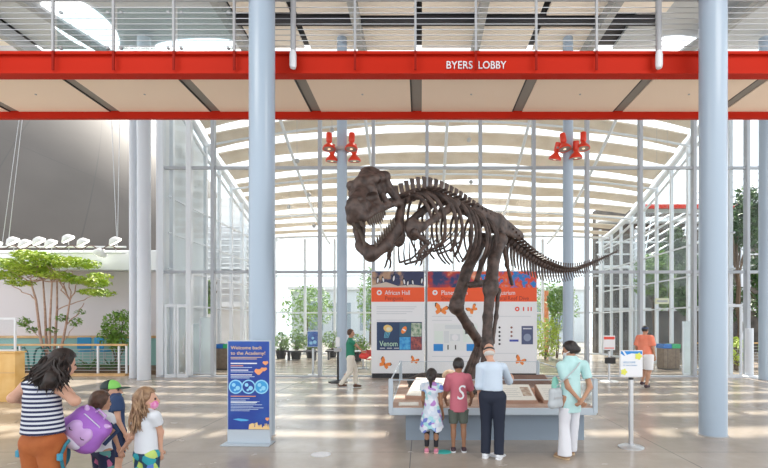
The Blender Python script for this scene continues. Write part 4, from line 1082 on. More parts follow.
for i, px in enumerate((69, 91, 112)):
    p = P(px, 0, 18.5); rnd = random.Random(40+i)
    t = thing('agave', ('leftmost', 'middle', 'rightmost')[i]+' of three spiky long-leaved plants behind the wood-topped railing', 'plant', (p.x, 18.4, .16))
    b = MB()
    for k in range(22):
        a = rnd.uniform(0, 6.28); L_ = rnd.uniform(.5, .8); el = rnd.uniform(.5, 1.3)
        pts = [(0, 0, 0)]+[(math.cos(a)*L_*s*math.cos(el), math.sin(a)*L_*s*math.cos(el)*.6, max(L_*s*math.sin(el)-.25*s*s, .05)) for s in (.35, .7, 1)]
        b.tube(pts, [.02, .035, .025, .004], 6, flat=.3)
    b.build('leaf', M_leafd, t)
# teal looped benches (play frames) seen left of the mother
M_teal = mat('teal_tube', (.03, .16, .15), .4)
for i, px in enumerate((19, 43)):
    p = P(px, 0, 18.3); t = thing('looped_frame', ('left', 'right')[i]+' dark teal looped tube frame behind the railing', 'frame', (p.x, 18.3, .16))
    for dx in (-.14, .14): MB().tube([(dx-.22, 0, 0), (dx-.2, 0, .55), (dx-.1, 0, .8), (dx+.05, 0, .85), (dx+.18, 0, .65), (dx+.25, 0, 0)], .035, 8).build('loop', M_teal, t)
# blue chairs
M_bch = mat('blue_chair_plastic', (.01, .27, .55), .45)
for i, px in enumerate((89, 107)):
    p = P(px, 0, 19.75); t = thing('cafe_chair', ('left', 'right')[i]+' bright blue plastic chair in front of the lilac wall', 'chair', (p.x, 19.6, .16), .3*(-1)**i)
    MB().box(-.23, .23, -.22, .22, .62, .66, bev=.015).build('seat', M_bch, t); MB().box(-.25, .25, -.26, -.22, .74, 1.2, bev=.02).build('backrest', M_bch, t)
    for sx in (-1, 1):
        for sy in (-1, 1): MB().tube([(sx*.2, sy*.2, 0), (sx*.19, sy*.19, .62 if sy > 0 else .8)], .014, 6).build('leg', M_steel, t)
# counter
t = thing('wooden_counter', 'light wooden counter with a clear screen at the left edge', 'counter', (P(5, 0, 11.9).x, 11.7, 0))
x1 = P(15, 0, 11.7).x - t.location.x
M_ply = mat('light_plywood', (.70, .40, .11), .5, col2=(.80, .52, .20), nscale=2.5)
MB().box(-1.6, x1, 0, .3, 0, 1.19, bev=.01).build('body', M_ply, t); MB().box(-1.6, x1+.02, -.03, .33, 1.19, 1.23, bev=.005).build('worktop', M_ply, t)
MB().box(-1.6, x1-.0, -.012, -.001, .7, .72).build('groove', M_wood, t)
for x in (x1-.5, x1-1.15): MB().box(x, x+.012, -.012, -.001, .02, .7).build('groove', M_wood, t)
sc0 = thing('counter_screen', 'clear screen in a white frame standing on the wooden counter', 'screen', (t.location.x, 11.9, 1.231))
x2 = P(16, 0, 11.9).x - t.location.x
MB().box(-1.5, x2, -.006, .006, .03, .80).build('pane', G_clear, sc0, smooth=False)
for (a, b_, c, d) in ((-1.5, x2, .78, .83), (-1.5, x2, 0, .035), (x2-.04, x2, .035, .78), (-1.5, -1.46, .035, .78)): MB().box(a, b_, -.02, .02, c, d).build('frame', M_white, sc0)
# light bar above the tree
YLB = 19.8
t = thing('light_bar', 'hanging bar of white floodlights above the lime-green tree', 'lights', (P(60, 0, YLB).x, YLB, P(0, 253, YLB).z))
def LX(px): return P(px, 0, YLB).x-t.location.x
MB().tube([(LX(-20), 0, 0), (LX(126), 0, 0)], .05, 8).build('bar', M_white, t); MB().tube([(LX(-20), 0, .25), (LX(126), 0, .25)], .035, 8).build('bar', M_white, t)
pts = [(LX(-10+4*i), -.08, .22+.1*math.sin(i*1.3)) for i in range(34)]
MB().tube(pts, .022, 6).build('cable', mat('brown_cable', (.10, .05, .04), .6), t)
M_flood = mat('floodlight_face', (1, .97, .9), .4, emit=2.2); M_fl = mat('floodlight_body', (.7, .7, .7), .4)
for (px, dz) in ((-3, .3), (14, .45), (26, .35), (40, .45), (52, .35), (69, .55), (84, .4), (101, -.02), (116, .45)):
    M = Matrix.Translation((LX(px), -.05, dz)) @ Matrix.Rotation(R(-28 if px != 101 else 35), 4, 'Y') @ Matrix.Rotation(R(20), 4, 'X')
    f = MB().lathe([(.06, .2), (.13, .18), (.26, .02), (.27, -.02), (.25, -.03)], 18, M).build('floodlight', M_fl, t)
    MB().lathe([(.23, -.05), (.24, -.035)], 18, M).build('lens', M_flood, f)
    MB().tube([(LX(px), 0, 0), (LX(px), -.03, dz+.1)], .018, 6).build('yoke', M_greypost, f)
for a, b_ in ((2, 22), (8, 24), (117, 106), (117.5, 117.5)):
    p = P(b_, 118, YLB-1.5)-t.location; MB().tube([(LX(a), 0, .3), (p.x, -1.3, 7.0)], .012, 5).build('cable', M_steel, t)

# ================================================================== THE DINOSAUR SKELETON
M_db = mat('fossil_brown', (0.030, 0.019, 0.016), .55, col2=(0.10, 0.064, 0.052), nscale=9, bump=.5)
M_tooth = mat('fossil_tooth', (0.10, .075, .06), .4)
AX, AY = .68, .73
nrm = math.hypot(AX, AY); AX /= nrm; AY /= nrm
HX, HYY = 1.646, 10.0
dino = thing('dinosaur_skeleton', 'dark brown mounted skeleton of a large two-legged dinosaur with open jaws', 'skeleton', (HX, HYY, ZD), math.atan2(AY, AX))
def D(px, py, y=0.0):
    q = px-VX
    s = (q*(HYY+AX*y) - FPX*(HX-AY*y))/(FPX*AX - q*AY)
    Y = HYY+AY*s+AX*y
    return Vector((s, y, CAMZ+(HY-py)*Y/FPX-ZD))
spine_px = [(399, 201), (410, 196), (422, 193), (434, 195), (446, 200), (458, 206), (470, 213), (485, 222), (500, 232), (514, 245), (528, 256), (543, 265), (558, 270), (573, 270), (588, 265), (603, 258), (620, 250)]
SP = [D(*p) for p in spine_px]
def arc(pts, step):
    out = []; d = 0; acc = 0
    for a, b in zip(pts[:-1], pts[1:]):
        L_ = (b-a).length; 
        while acc <= L_:
            out.append(a.lerp(b, acc/L_)); acc += step
        acc -= L_
    return out
def smooth(pts, k=2):
    for _ in range(k):
        o = [pts[0]]
        for a, b in zip(pts[:-1], pts[1:]): o += [a.lerp(b, .25), a.lerp(b, .75)]
        pts = o+[pts[-1]]
    return pts
SPs = smooth(SP)
vert = arc(SPs, .135)
nv = len(vert); hipi = min(range(nv), key=lambda i: abs(vert[i].x))
for i, p in enumerate(vert):
    d = (vert[min(i+1, nv-1)]-vert[max(i-1, 0)]).normalized(); up = (Vector((0, 0, 1))-d*d.z).normalized()
    b = MB()
    if i <= hipi:
        t_ = i/hipi; cr = .10; sh = .14+.06*math.sin(PI*min(t_*1.1, 1)); tw = .17; ch = 0
    else:
        t_ = (i-hipi)/(nv-1-hipi); k_ = 1-t_; cr = .014+.10*k_; sh = .015+.19*k_**1.2; tw = .02+.16*k_**1.5; ch = (.03+.36*k_**1.1)*(1 if t_ > .04 else .3)
    b.tube([p-d*.045, p-d*.02, p+d*.02, p+d*.045], [cr, cr*.78, cr*.78, cr], 8)
    top = p+up*(cr+sh)
    if i <= hipi: b.tube([p-d*.06, p+d*.07+up*.01], [cr*1.02, cr*.9], 8)
    b.tube([p+up*cr*.5, p+up*(cr+sh*.5)+d*.015, top+d*.03], [cr*.6, cr*.5, cr*.62], 6, flat=.40, up=d)
    for s in (-1, 1): b.tube([p+up*cr*.4, p+up*cr*.7+Vector((0, s*(cr+tw), 0))], [cr*.4, cr*.22], 6)
    if ch: b.tube([p-up*cr*.7, p-up*(cr+ch*.5)+d*ch*.15, p-up*(cr+ch)+d*ch*.5], [cr*.35, cr*.22, cr*.16], 6)
    b.build('vertebra', M_db, dino)
# ribs
nr = 13
for i in range(nr):
    t_ = i/(nr-1)
    c = vert[int(2+(hipi-5)*t_)]
    size = .55+.45*math.sin(PI*min(.18+t_*.75, 1))
    wd, ht = .47*size, .60*size
    end = R(158-50*abs(t_-.45)*1.4 if t_ > .15 else 95)
    for s in (-1, 1):
        pts = []
        for k in range(13):
            th = R(12)+(end-R(12))*k/12
            pts.append(c+Vector((.30*math.sin(th*.55)*size - .05, s*wd*math.sin(th), ht*(math.cos(th)-1)+.06*math.sin(th))))
        MB().tube(pts, [.042-.018*k/12 for k in range(13)], 6, flat=.6).build('rib', M_db, dino)
# belly ribs
for i in range(8):
    c = D(405+5.5*i, 250-1.5*i+4*math.sin(i), 0)
    for s in (-1, 1):
        MB().tube([c+Vector((-.12, 0, -.22)), c+Vector((0, s*.14, -.16)), c+Vector((.14, s*.30, .02)), c+Vector((.24, s*.38, .22))], [.018, .017, .014, .008], 6).build('belly_rib', M_db, dino)
def bone(name, a, b, r, ra, rb, extra=(), bend=None, parent=dino, vox=.016, k=.05, m=M_db):
    a = Vector(a); b = Vector(b); mid = (a+b)/2+(Vector(bend) if bend else Vector((0, 0, 0)))
    pr = [cap(a, mid, r*1.15, r), cap(mid, b, r, r*1.1), ell(a, (ra,)*3), ell(b, (rb,)*3)]+list(extra)
    return sdf_obj(name, m, parent, pr, vox=vox, k=k, rough=.004, rs=24)
# shoulder girdles and arms
for y, (p1, p2, p3) in ((-.42, ((457, 203), (424, 226), (413, 229))), (.36, ((430, 205), (404, 226), (398, 236)))):
    a, b_, c = D(*p1, y*.75), D(*p2, y), D(*p3, y*.8)
    sdf_obj('shoulder_blade', M_db, dino, [cap(a, b_, .085, .05, (1, 1.8, 1)), cap(b_, c, .06, .11, (1, 1.6, 1)), ell(c, (.17, .06, .19))], vox=.016, k=.06, rough=.003)
for y, sh_, el_, wr_ in ((-.5, (414, 232), (427, 243), (420, 252)), (.30, (397, 240), (390, 249), (389, 256))):
    S_, E_, W_ = D(*sh_, y), D(*el_, y*1.05), D(*wr_, y)
    bone('upper_arm', S_, E_, .032, .055, .045, vox=.012)
    bone('forearm', E_, W_, .022, .04, .032, vox=.01)
    for dx in (-.05, .04):
        MB().tube([W_, W_+Vector((dx, 0, -.10)), W_+Vector((dx*1.2-.02, 0, -.18)), W_+Vector((dx*1.2-.07, 0, -.24))], [.022, .018, .018, .003], 7).build('finger', M_db, dino)
# pelvis
for s in (-1, 1):
    y = .2*s
    a, b_ = D(476, 210, y), D(521, 236, y)
    m_ = (a+b_)/2
    sdf_obj('hip_blade', M_db, dino, [cap(a, m_, .13, .19, (1, 2.6, 1)), cap(m_, b_, .19, .10, (1, 2.6, 1)), cap(m_+Vector((0, 0, -.05)), D(500, 239, y), .12, .10, (1, 1.6, 1))], vox=.018, k=.08, rough=.007, rs=26, subs=[ell(D(500, 240, y*1.6), (.06, .12, .06))])
hip = D(497, 238, 0)
sdf_obj('pubis', M_db, dino, [cap(D(495, 240, -.16), D(482, 262, -.03), .06, .045), cap(D(495, 240, .16), D(482, 262, .03), .06, .045), cap(D(482, 262), D(477, 280), .055, .05), cap(D(470, 285), D(486, 283), .06, .075)], vox=.016, k=.06, rough=.004)
sdf_obj('ischium', M_db, dino, [cap(D(503, 243, -.14), D(507, 265, 0), .05, .035), cap(D(503, 243, .14), D(507, 265, 0), .05, .035), cap(D(507, 265), D(512, 284), .035, .04)], vox=.014, k=.05, rough=.003)
# legs
def leg(y, hp_, kn, an, ft, side):
    H_, K_, A_, F_ = D(*hp_, y*.7), D(*kn, y), D(*an, y), D(*ft, y)
    F_.z = .10
    bone('thigh_bone', H_, K_, .115, .15, .145, [ell(H_+Vector((0, -side*.1, .02)), (.10, .12, .10))], bend=(-.07, 0, .02))
    bone('shin_bone', K_+Vector((-.02, 0, -.08)), A_, .092, .155, .12, [cap(K_+Vector((-.10, 0, -.02)), (K_*.6+A_*.4)+Vector((-.03, 0, 0)), .07, .03)], bend=(-.03, 0, 0))
    bone('calf_bone', K_+Vector((.16, side*.06, -.1)), A_+Vector((.10, side*.05, .05)), .036, .05, .04, bend=(.03, 0, 0), vox=.012)
    for k_, dy in enumerate((-.075, 0, .075)):
        bone('foot_bone', A_+Vector((0, dy*.7, -.03)), F_+Vector((-.02, dy*1.3, .02)), .052, .075, .07, vox=.014, k=.03)
    for k_, (ang, ln_) in enumerate(((-.38, .52), (0, .62), (.38, .5))):
        dr = Vector((-math.cos(ang), math.sin(ang), 0)); st = F_+Vector((0, .12*math.sin(ang)/.37, -.02))
        q = [st+dr*ln_*u+Vector((0, 0, z_)) for u, z_ in ((0, 0), (.28, .03), (.34, .0), (.6, .015), (.66, -.015), (.86, .0))]
        t_ = sdf_obj('toe', M_db, dino, [cap(q[0], q[1], .06, .045), cap(q[1], q[2], .05, .05), cap(q[2], q[3], .045, .04), cap(q[3], q[4], .044, .044), cap(q[4], q[5], .04, .034)], vox=.014, k=.015)
        for v in t_.data.vertices: v.co.z = max(v.co.z, .004)
        MB().tube([q[5], q[5]+dr*.07+Vector((0, 0, .01)), q[5]+dr*.15+Vector((0, 0, -.05))], [.035, .026, .003], 8).build('claw', M_tooth, t_)
leg(-.36, (500, 240), (491, 285), (487, 345), (486, 386), -1)
leg(.36, (481, 240), (457, 303), (480, 343), (466, 384), 1)
# skull
SKROLL = 10
sk = bpy.data.objects.new('skull_mount', None)
HG = P(381, 211, 7.75)
yaw = math.atan2(-.985, -.17)
Msk = Matrix.Translation(HG) @ Matrix.Rotation(math.atan2(-.97, -.22), 4, 'Z') @ Matrix.Rotation(R(24), 4, 'Y') @ Matrix.Rotation(R(SKROLL), 4, 'X')
Mroot = Matrix.Translation((HX, HYY, ZD)) @ Matrix.Rotation(math.atan2(AY, AX), 4, 'Z')
bpy.data.objects.remove(sk)
s2 = (-1, 1)
pr = [cap((.25, 0, .36), (1.02, 0, .26), .19, .15), cap((0, 0, .52), (.45, 0, .46), .17, .17, (1, .9, 1.0)), ell((.10, 0, .62), (.20, .12, .10)), cap((.1, 0, .60), (.95, 0, .36), .07, .06), ell((.10, 0, .33), (.16, .21, .20)), cap((.1, 0, .3), (.9, 0, .27), .15, .12), ell((1.06, 0, .19), (.12, .13, .15))]
for s in s2:
    pr += [cap((.02, s*.19, .52), (.06, s*.34, .06), .07, .065), cap((.06, s*.32, .08), (.6, s*.21, .12), .05, .06), cap((.45, s*.19, .46), (.38, s*.26, .13), .055, .045),
           cap((.0, s*.22, .5), (.45, s*.2, .52), .06, .065), cap((.6, s*.18, .14), (1.1, s*.09, .11), .075, .07), cap((.58, s*.16, .42), (.62, s*.2, .16), .06, .05), ell((.43, s*.18, .54), (.10, .055, .045)), cap((.0, 0, .5), (.02, s*.25, .50), .09, .07), ell((0, 0, .3), (.10, .13, .14))]
sub = [ell((.62, 0, .0), (.46, .14, .22)), ell((.28, 0, .16), (.2, .2, .16))]
for s in s2:
    sub += [ell((.41, s*.26, .40), (.10, .16, .10)), ell((.74, s*.22, .31), (.14, .16, .085)), ell((.2, s*.32, .28), (.11, .15, .14)), ell((1.06, s*.15, .35), (.075, .07, .045))]
skull = sdf_obj('skull', M_db, dino, pr, vox=.014, k=.045, subs=sub, rough=.006, rs=30)
skull.matrix_local = Mroot.inverted() @ Msk
for s in s2:
    for k_ in range(11):
        x = .52+.062*k_; yy = s*(.215-.012*k_-(.04 if k_ > 8 else 0)); L_ = (.09, .12, .15, .17, .16, .15, .13, .14, .12, .10, .09)[k_]
        MB().tube([(x, yy, .08), (x-.01, yy, .06-L_*.55), (x-.035, yy*.98, .06-L_)], [.027, .021, .003], 7).build('tooth', M_tooth, skull)
pr = []
for s in s2:
    pr += [cap((-.06, s*.32, -.02), (.4, s*.31, -.06), .08, .13, (1, 1.5, 1)), cap((.4, s*.31, -.06), (.8, s*.20, -.02), .12, .09, (1, 1.3, 1)), cap((.8, s*.20, -.02), (1.0, 0, .0), .09, .11)]
jaw = sdf_obj('lower_jaw', M_db, dino, pr, vox=.016, k=.05, subs=[ell((.25, s*.34, -.04), (.05, .1, .035)) for s in s2], rough=.005, rs=22)
jaw.matrix_local = Mroot.inverted() @ (Matrix.Translation(HG+Vector((0, 0, .03))) @ Matrix.Rotation(yaw, 4, 'Z') @ Matrix.Rotation(R(54), 4, 'Y'))
for s in s2:
    for k_ in range(9):
        x = .45+.06*k_; yy = s*(.29-.026*k_)
        MB().tube([(x, yy, .04), (x-.01, yy, .13), (x-.04, yy, .19+.02*math.sin(k_*2))], [.028, .022, .003], 7).build('tooth', M_tooth, jaw)

# ================================================================== PEOPLE
def skin(name, c): return mat(name, c, .5, spec=.35)
SK1 = skin('skin_light', (.60, .34, .24)); SK2 = skin('skin_tan', (.46, .25, .16)); SK3 = skin('skin_brown', (.33, .17, .10))
H_BLK = mat('hair_black', (.012, .010, .010), .45, col2=(.03, .022, .02), nscale=30, bump=.3)
H_BRN = mat('hair_brown', (.05, .022, .012), .5, col2=(.10, .048, .028), nscale=26, bump=.3)
H_DRK = mat('hair_dark', (.008, .005, .004), .55, col2=(.028, .014, .011), nscale=26, bump=.3)
H_LBR = mat('hair_light_brown', (.20, .11, .06), .5, col2=(.38, .24, .14), nscale=22, bump=.3)
V3 = lambda v: np.array(v, float)
def hand(Wp, d, n, sc, side, curl=.5, spread=.0):
    d = Vector(d).normalized(); n = Vector(n); n = (n-d*n.dot(d)).normalized(); s = d.cross(n)*side
    M = Matrix((s, d, n)).transposed().to_4x4()
    W_ = Vector(Wp); pr = [ell(W_+d*.05*sc, (.038*sc, .055*sc, .017*sc), M), cap(W_-d*.03*sc, W_+d*.03*sc, .024*sc, .026*sc)]
    for i, (off, L_) in enumerate(((.030, .072), (.010, .082), (-.010, .076), (-.029, .060))):
        p = W_+(d*.092+s*off)*sc; a = curl*.45
        for seg, (f, r) in enumerate(((.45, .0095), (.32, .0088), (.25, .0080))):
            dr = d*math.cos(a)+n*math.sin(a)+s*spread*off*8
            q = p+dr*L_*f*sc; pr.append(cap(p, q, r*sc, r*.93*sc)); p = q; a += curl
    p = W_+(d*.030+s*.030)*sc; q = p+(d*.55+s*.65+n*.35).normalized()*.040*sc; r_ = q+(d*.85+s*.2+n*.5).normalized()*.032*sc
    pr += [cap(p, q, .013*sc, .0105*sc), cap(q, r_, .0105*sc, .009*sc)]
    return sdf(pr, vox=.0048*max(sc, .7), k=.004)
class Person:
    def __init__(s, label, px, Y, H, rotz, sk, hs=.23, group=None, world={}, pose={}, headyaw=0, headpitch=0, headroll=0, build=1.0, vox=.012, curl=.5, X=None, loc_z=0):
        x = P(px, 0, Y).x if X is None else X
        s.root = thing('person', label, 'person', (x, Y, loc_z), rotz, group)
        s.H = H; k = H/1.75; s.k = k; s.hs = hs; s.b = build; s.sk = sk; s.vox = vox
        s.inv = (Matrix.Translation((x, Y, loc_z)) @ Matrix.Rotation(rotz, 4, 'Z')).inverted()
        J = dict(pelvis=(0, 0, .95), waist=(0, 0, 1.10), chest=(0, -.01, 1.30), neck=(0, -.005, 1.49), hipL=(-.088, 0, .90), hipR=(.088, 0, .90), knL=(-.095, .015, .49), knR=(.095, .015, .49),
                 anL=(-.10, -.02, .09), anR=(.10, -.02, .09), shL=(-.170, -.01, 1.40), shR=(.170, -.01, 1.40), elL=(-.235, -.02, 1.13), elR=(.235, -.02, 1.13), wrL=(-.235, .08, .90), wrR=(.235, .08, .90))
        J = {a: Vector(v)*k for a, v in J.items()}
        J['head'] = Vector((0, .012, H-hs*.5))
        for a, v in pose.items(): J[a] = Vector(v)
        for a, v in world.items(): J[a] = s.inv @ Vector(v)
        s.J = J
        s.Mh = Matrix.Translation(J['head']) @ Euler((headpitch, headroll, headyaw), 'XYZ').to_matrix().to_4x4() @ Matrix.Scale(hs/.23, 4)
        s.rot = s.Mh.to_3x3()
        s.q = hs/.23
        # body: one continuous skin
        b = build*k; pr = s.torso(0)
        for a in 'LR':
            pr += [cap(J['sh'+a], J['el'+a], .046*b, .036*b), cap(J['el'+a], J['wr'+a], .036*b, .024*b)]
            pr += [cap(J['hip'+a], J['kn'+a], .085*b, .052*b), cap(J['kn'+a], J['an'+a], .052*b, .034*b), ell((J['kn'+a]*.62+J['an'+a]*.38)-Vector((0, .012*k, 0)), (.048*b, .052*b, .10*k))]
            t = s.toe(a)
            pr += [cap(J['an'+a]+Vector((0, -.01*k, -.045*k)), t, .034*k, .024*k)]
        pr += [cap(J['neck']-Vector((0, 0, .04*k)), s.h((0, -.01, -.06)), .050*b, .048*s.q)]
        Mr = s.rot.copy().to_4x4(); 
        def he(c, r): return ell(s.h(c), V3(r)*s.q, (Mr @ Matrix.Scale(1/s.q, 4)))
        s.he = he
        pr += [he((0, -.005, .012), (.073, .092, .103)), he((0, .035, -.055), (.052, .052, .056)), s.hc((0, .088, .012), (0, .108, -.022), .010, .014), he((.072, -.0, -.01), (.012, .020, .030)), he((-.072, -.0, -.01), (.012, .020, .030)), s.hc((-.02, .082, -.058), (.02, .082, -.058), .009)]
        hn = []
        for a in 'LR':
            d = (J['wr'+a]-J['el'+a]); sd = -1 if a == 'L' else 1
            hn.append(hand(J['wr'+a], d, s.palm.get(a, (-sd, 0, 0)) if hasattr(s, 'palm') else (-sd*.9, .2, 0), k*1.02, sd, curl))
        body = sdf_obj('body', sk, s.root, pr, vox=vox, k=.035*k, join=hn, subs=[he((.03, .092, .012), (.016, .014, .011)), he((-.03, .092, .012), (.016, .014, .011))])
        for v in body.data.vertices: v.co.z = max(v.co.z, .002)
        for sx in (-1, 1):
            MB().ball(s.h((sx*.030, .078, .012)), .012*s.q, 10, 8).build('eye', M_eye, s.root)
    def h(s, p): return s.Mh @ Vector(p)
    def hc(s, a, b, ra, rb=None): return cap(s.h(a), s.h(b), ra*s.q, (rb if rb is not None else ra)*s.q)
    def toe(s, a):
        d = s.J.get('toe'+a)
        return d if d is not None else s.J['an'+a]+Vector((0, .13*s.k, -.058*s.k))
    def torso(s, e, sy=1.35):
        J, b, k = s.J, s.b*s.k, s.k; c = (1, sy, 1)
        m = lambda a, t, w_: a.lerp(t, w_)
        return [cap(m(J['hipL'], J['hipR'], .3), m(J['hipL'], J['hipR'], .7), .098*b+e, .098*b+e, (1, 1.1, 1)), cap(J['pelvis'], J['waist'], .118*b+e, .104*b+e, c), cap(J['waist'], J['chest'], .104*b+e, .120*b+e, c),
                cap(J['chest'], m(J['chest'], J['neck'], .6), .120*b+e, .078*b+e, c), cap(m(J['shL'], J['shR'], .08), m(J['shL'], J['shR'], .92), .042*b+e*.6, .042*b+e*.6), cap(m(J['shL'], J['shR'], .08), m(J['shL'], J['neck'], .85), .038*b+e*.7, .034*b+e*.7), cap(m(J['shL'], J['shR'], .92), m(J['shR'], J['neck'], .85), .038*b+e*.7, .034*b+e*.7)]
    def top(s, name, m, hem, e=.018, sleeve=.55, flare=.0, neck=None, sl_e=.018, cuts=(), vox=None, **kw):
        J, b, k = s.J, s.b*s.k, s.k; pr = s.torso(e)
        if flare: pr.append(cap((J['pelvis'].x, J['pelvis'].y, hem), J['chest'], .14*b+flare, .125*b+e, (1, 1.3, 1)))
        ups = []
        if sleeve:
            for a in 'LR':
                if sleeve <= 1: q = J['sh'+a].lerp(J['el'+a], sleeve); d = J['sh'+a]-J['el'+a]; ups.append(clipped(cap(J['sh'+a], q+(q-J['sh'+a])*.3, .052*b+sl_e, .044*b+sl_e*1.3), cut(q, tuple(-d))))
                else:
                    q = J['el'+a].lerp(J['wr'+a], sleeve-1); d = J['el'+a]-J['wr'+a]
                    ups += [cap(J['sh'+a], J['el'+a], .05*b+sl_e, .04*b+sl_e), clipped(cap(J['el'+a], q, .04*b+sl_e, .03*b+sl_e), cut(q, tuple(-d)))]
        nz = neck if neck else J['neck'].z+.012*k
        V = [lambda p: hem-p[..., 2], lambda p: p[..., 2]-nz]
        return sdf_obj(name, m, s.root, pr+ups, vox=vox or s.vox, k=.03*k, cuts=list(V)+list(cuts), rough=.003, rs=14/k, **kw)
    def pants(s, name, m, waist, end, e=.016, flare=.0, vox=None, full=.0):
        J, b, k = s.J, s.b*s.k, s.k; pr = [cap(J['hipL'].lerp(J['hipR'], .25), J['hipL'].lerp(J['hipR'], .75), .105*b+e+full, None, (1, 1.08, 1)), cap(J['pelvis'], J['waist'], .122*b+e, .112*b+e, (1, 1.3, 1))]
        for a in 'LR':
            K_ = J['kn'+a]; A_ = J['an'+a]
            pr += [cap(J['hip'+a], K_, .092*b+e+full, .056*b+e+full*.5)]
            if end < K_.z: pr += [cap(K_, A_+Vector((0, 0, -.03)), .056*b+e+full*.5, .040*b+e+flare)]
        return sdf_obj(name, m, s.root, pr, vox=vox or s.vox, k=.012, cuts=[lambda p: end-p[..., 2], lambda p: p[..., 2]-waist], rough=.004, rs=13/k)
    def shoes(s, m, sole=None, name='shoe', e=.0):
        for a in 'LR':
            A_, t = s.J['an'+a], s.toe(a); k = s.k
            hl = A_+Vector((0, -.03*k, -.045*k)); base = min(hl.z, t.z)-.035*k
            tt = Vector((t.x, t.y+.02*k, t.z)); d = (tt-hl)
            o = sdf_obj(name, m, s.root, [cap(hl, tt, .045*k, .036*k), cap(A_+Vector((0, -.01*k, -.03*k)), hl.lerp(tt, .5), .046*k, .036*k)], vox=.009, k=.02*k, cuts=[lambda p: base+.006-p[..., 2]])
            if sole: sdf_obj('sole', sole, o, [cap((hl.x, hl.y, base+.018*k), (tt.x, tt.y+.005, base+.018*k), .048*k, .042*k)], vox=.008, k=.01, cuts=[lambda p: base-p[..., 2], lambda p: p[..., 2]-(base+.028*k)])
    def hair(s, m, prims, vox=.009, name='hair', k=.03, rough=.004):
        return sdf_obj(name, m, s.root, prims, vox=vox, k=k, rough=rough, rs=45)
    def cap_hair(s, low=-.03, e=.012, front=.055):
        """a head-hugging shell that leaves the face free"""
        Mi = s.Mh.inverted(); Mi3 = np.array(Mi.to_3x3()); tr = np.array(Mi.translation)
        f0, lo, hi = s.he((0, -.012, .02), (.076+e, .092+e, .104+e))
        q = s.q
        def f(p):
            d = f0(p); l = p @ Mi3.T + tr
            face = np.minimum(l[..., 1]-(-.01+front*np.clip((l[..., 2]+.02)/.06, -.3, 1.2)), 1)*q
            return np.maximum(np.maximum(d, np.where(l[..., 2] < .075, face, -1)), (low-l[..., 2])*q)
        return f, lo, hi
    def mask(s, m, strap=None):
        Mi = s.Mh.inverted(); Mi3 = np.array(Mi.to_3x3()); tr = np.array(Mi.translation)
        f0, lo, hi = s.he((0, .035, -.045), (.062, .072, .062))
        def f(p):
            l = p @ Mi3.T + tr; return np.maximum(np.maximum(f0(p), (.035-l[..., 1])*s.q), (l[..., 2]+.003)*s.q)
        o = sdf_obj('face_mask', m, s.root, [(f, lo, hi)], vox=.006, k=.005)
        for sx in (-1, 1): MB().tube([s.h((sx*.055, .055, -.03)), s.h((sx*.082, .0, -.012)), s.h((sx*.08, -.02, -.02))], .0025, 5).build('ear_loop', strap or m, o)
        return o
M_eye = mat('eye_dark', (.03, .02, .02), .3)

def stripe_mat():
    return ramp_mat('navy_white_stripes', [(0, (.015, .022, .075)), (.5, (.62, .64, .70))], 8.4, 'bands', .8, True)
# ---- mother in stripes
YM = 4.15
m1 = Person('woman seen from behind in a navy and white striped sleeveless top and rust trousers', 43, YM, 1.70, -.18, SK1, world=dict(elL=P(13, 398, YM-.05), elR=P(75, 401, YM-.02), wrL=P(27, 402, YM+.30), wrR=P(72, 394, YM+.30), head=P(63, 364, YM+.10)), headpitch=-.25, headyaw=-.3, headroll=.12, build=1.08)
m1.top('striped_top', stripe_mat(), .96, e=.016, sleeve=0, flare=.035, cuts=[lambda p: np.abs(p[..., 0])-.185])
m1.pants('trousers', mat('rust_cotton', (.34, .085, .018), .8, col2=(.42, .12, .03), nscale=8, bump=.2), 1.0, .12, e=.012, full=.006)
m1.shoes(mat('tan_sandal', (.35, .22, .13), .6))
def locks(P_, m, starts, ends, n, r, seed, wave=.02, up=.5):
    """a mass of wavy strands running from the crown to the tips"""
    rnd = random.Random(seed); b = MB()
    for i in range(n):
        a = starts[i % len(starts)]+Vector([rnd.uniform(-.02, .02) for _ in range(3)])
        e = ends[rnd.randrange(len(ends))]+Vector([rnd.uniform(-.035, .035) for _ in range(3)])
        md = a.lerp(e, .35)+Vector((rnd.uniform(-.03, .03), -.045*up, .02)); pts = []; ph = rnd.uniform(0, 6); ph2 = rnd.uniform(0, 6)
        for k in range(11):
            t = k/10; q = a*(1-t)**2+md*2*t*(1-t)+e*t*t
            pts.append(q+Vector((wave*math.sin(ph+t*9)*t, wave*.6*math.sin(ph2+t*8)*t, 0)))
        rr = r*rnd.uniform(.7, 1.3); b.tube(pts, [rr*.7, rr, rr, rr, rr, rr*.95, rr*.9, rr*.8, rr*.65, rr*.45, .002], 6, flat=.6)
    return b.build('hair_lock', m, P_.root)
m1.hair(H_DRK, [m1.cap_hair(-.09, .018, .03), m1.he((0, -.03, .01), (.09, .095, .115)), cap(m1.h((-.02, -.05, -.04)), m1.inv @ P(53, 381, YM-.10), .085, .06), cap(m1.inv @ P(53, 380, YM-.10), m1.inv @ P(44, 386, YM-.12), .06, .03)], k=.04, rough=.004)
locks(m1, H_DRK, [m1.h((x, -.04+.03*abs(x)*10*0, .10)) for x in (-.08, -.05, -.02, .02, .05, .08)]+[m1.h((x, -.10, .03)) for x in (-.08, -.04, 0, .04, .08)], [m1.inv @ P(x, y, YM-.13) for x, y in ((33, 384), (38, 388), (44, 391), (50, 392), (56, 391), (62, 388), (67, 382), (29, 380))], 110, .017, 4, .03)
bagm = mat('teal_bag_canvas', (.02, .13, .19), .7, col2=(.03, .2, .26), nscale=10)
t = thing('shoulder_bag', 'dark teal bag with webbing straps carried in front of the striped woman', 'bag', (m1.root.location.x, YM, 0), -.18)
sdf_obj('bag_body', bagm, t, [ell((-.16, .26, .70), (.14, .09, .16))], vox=.02, k=.02)
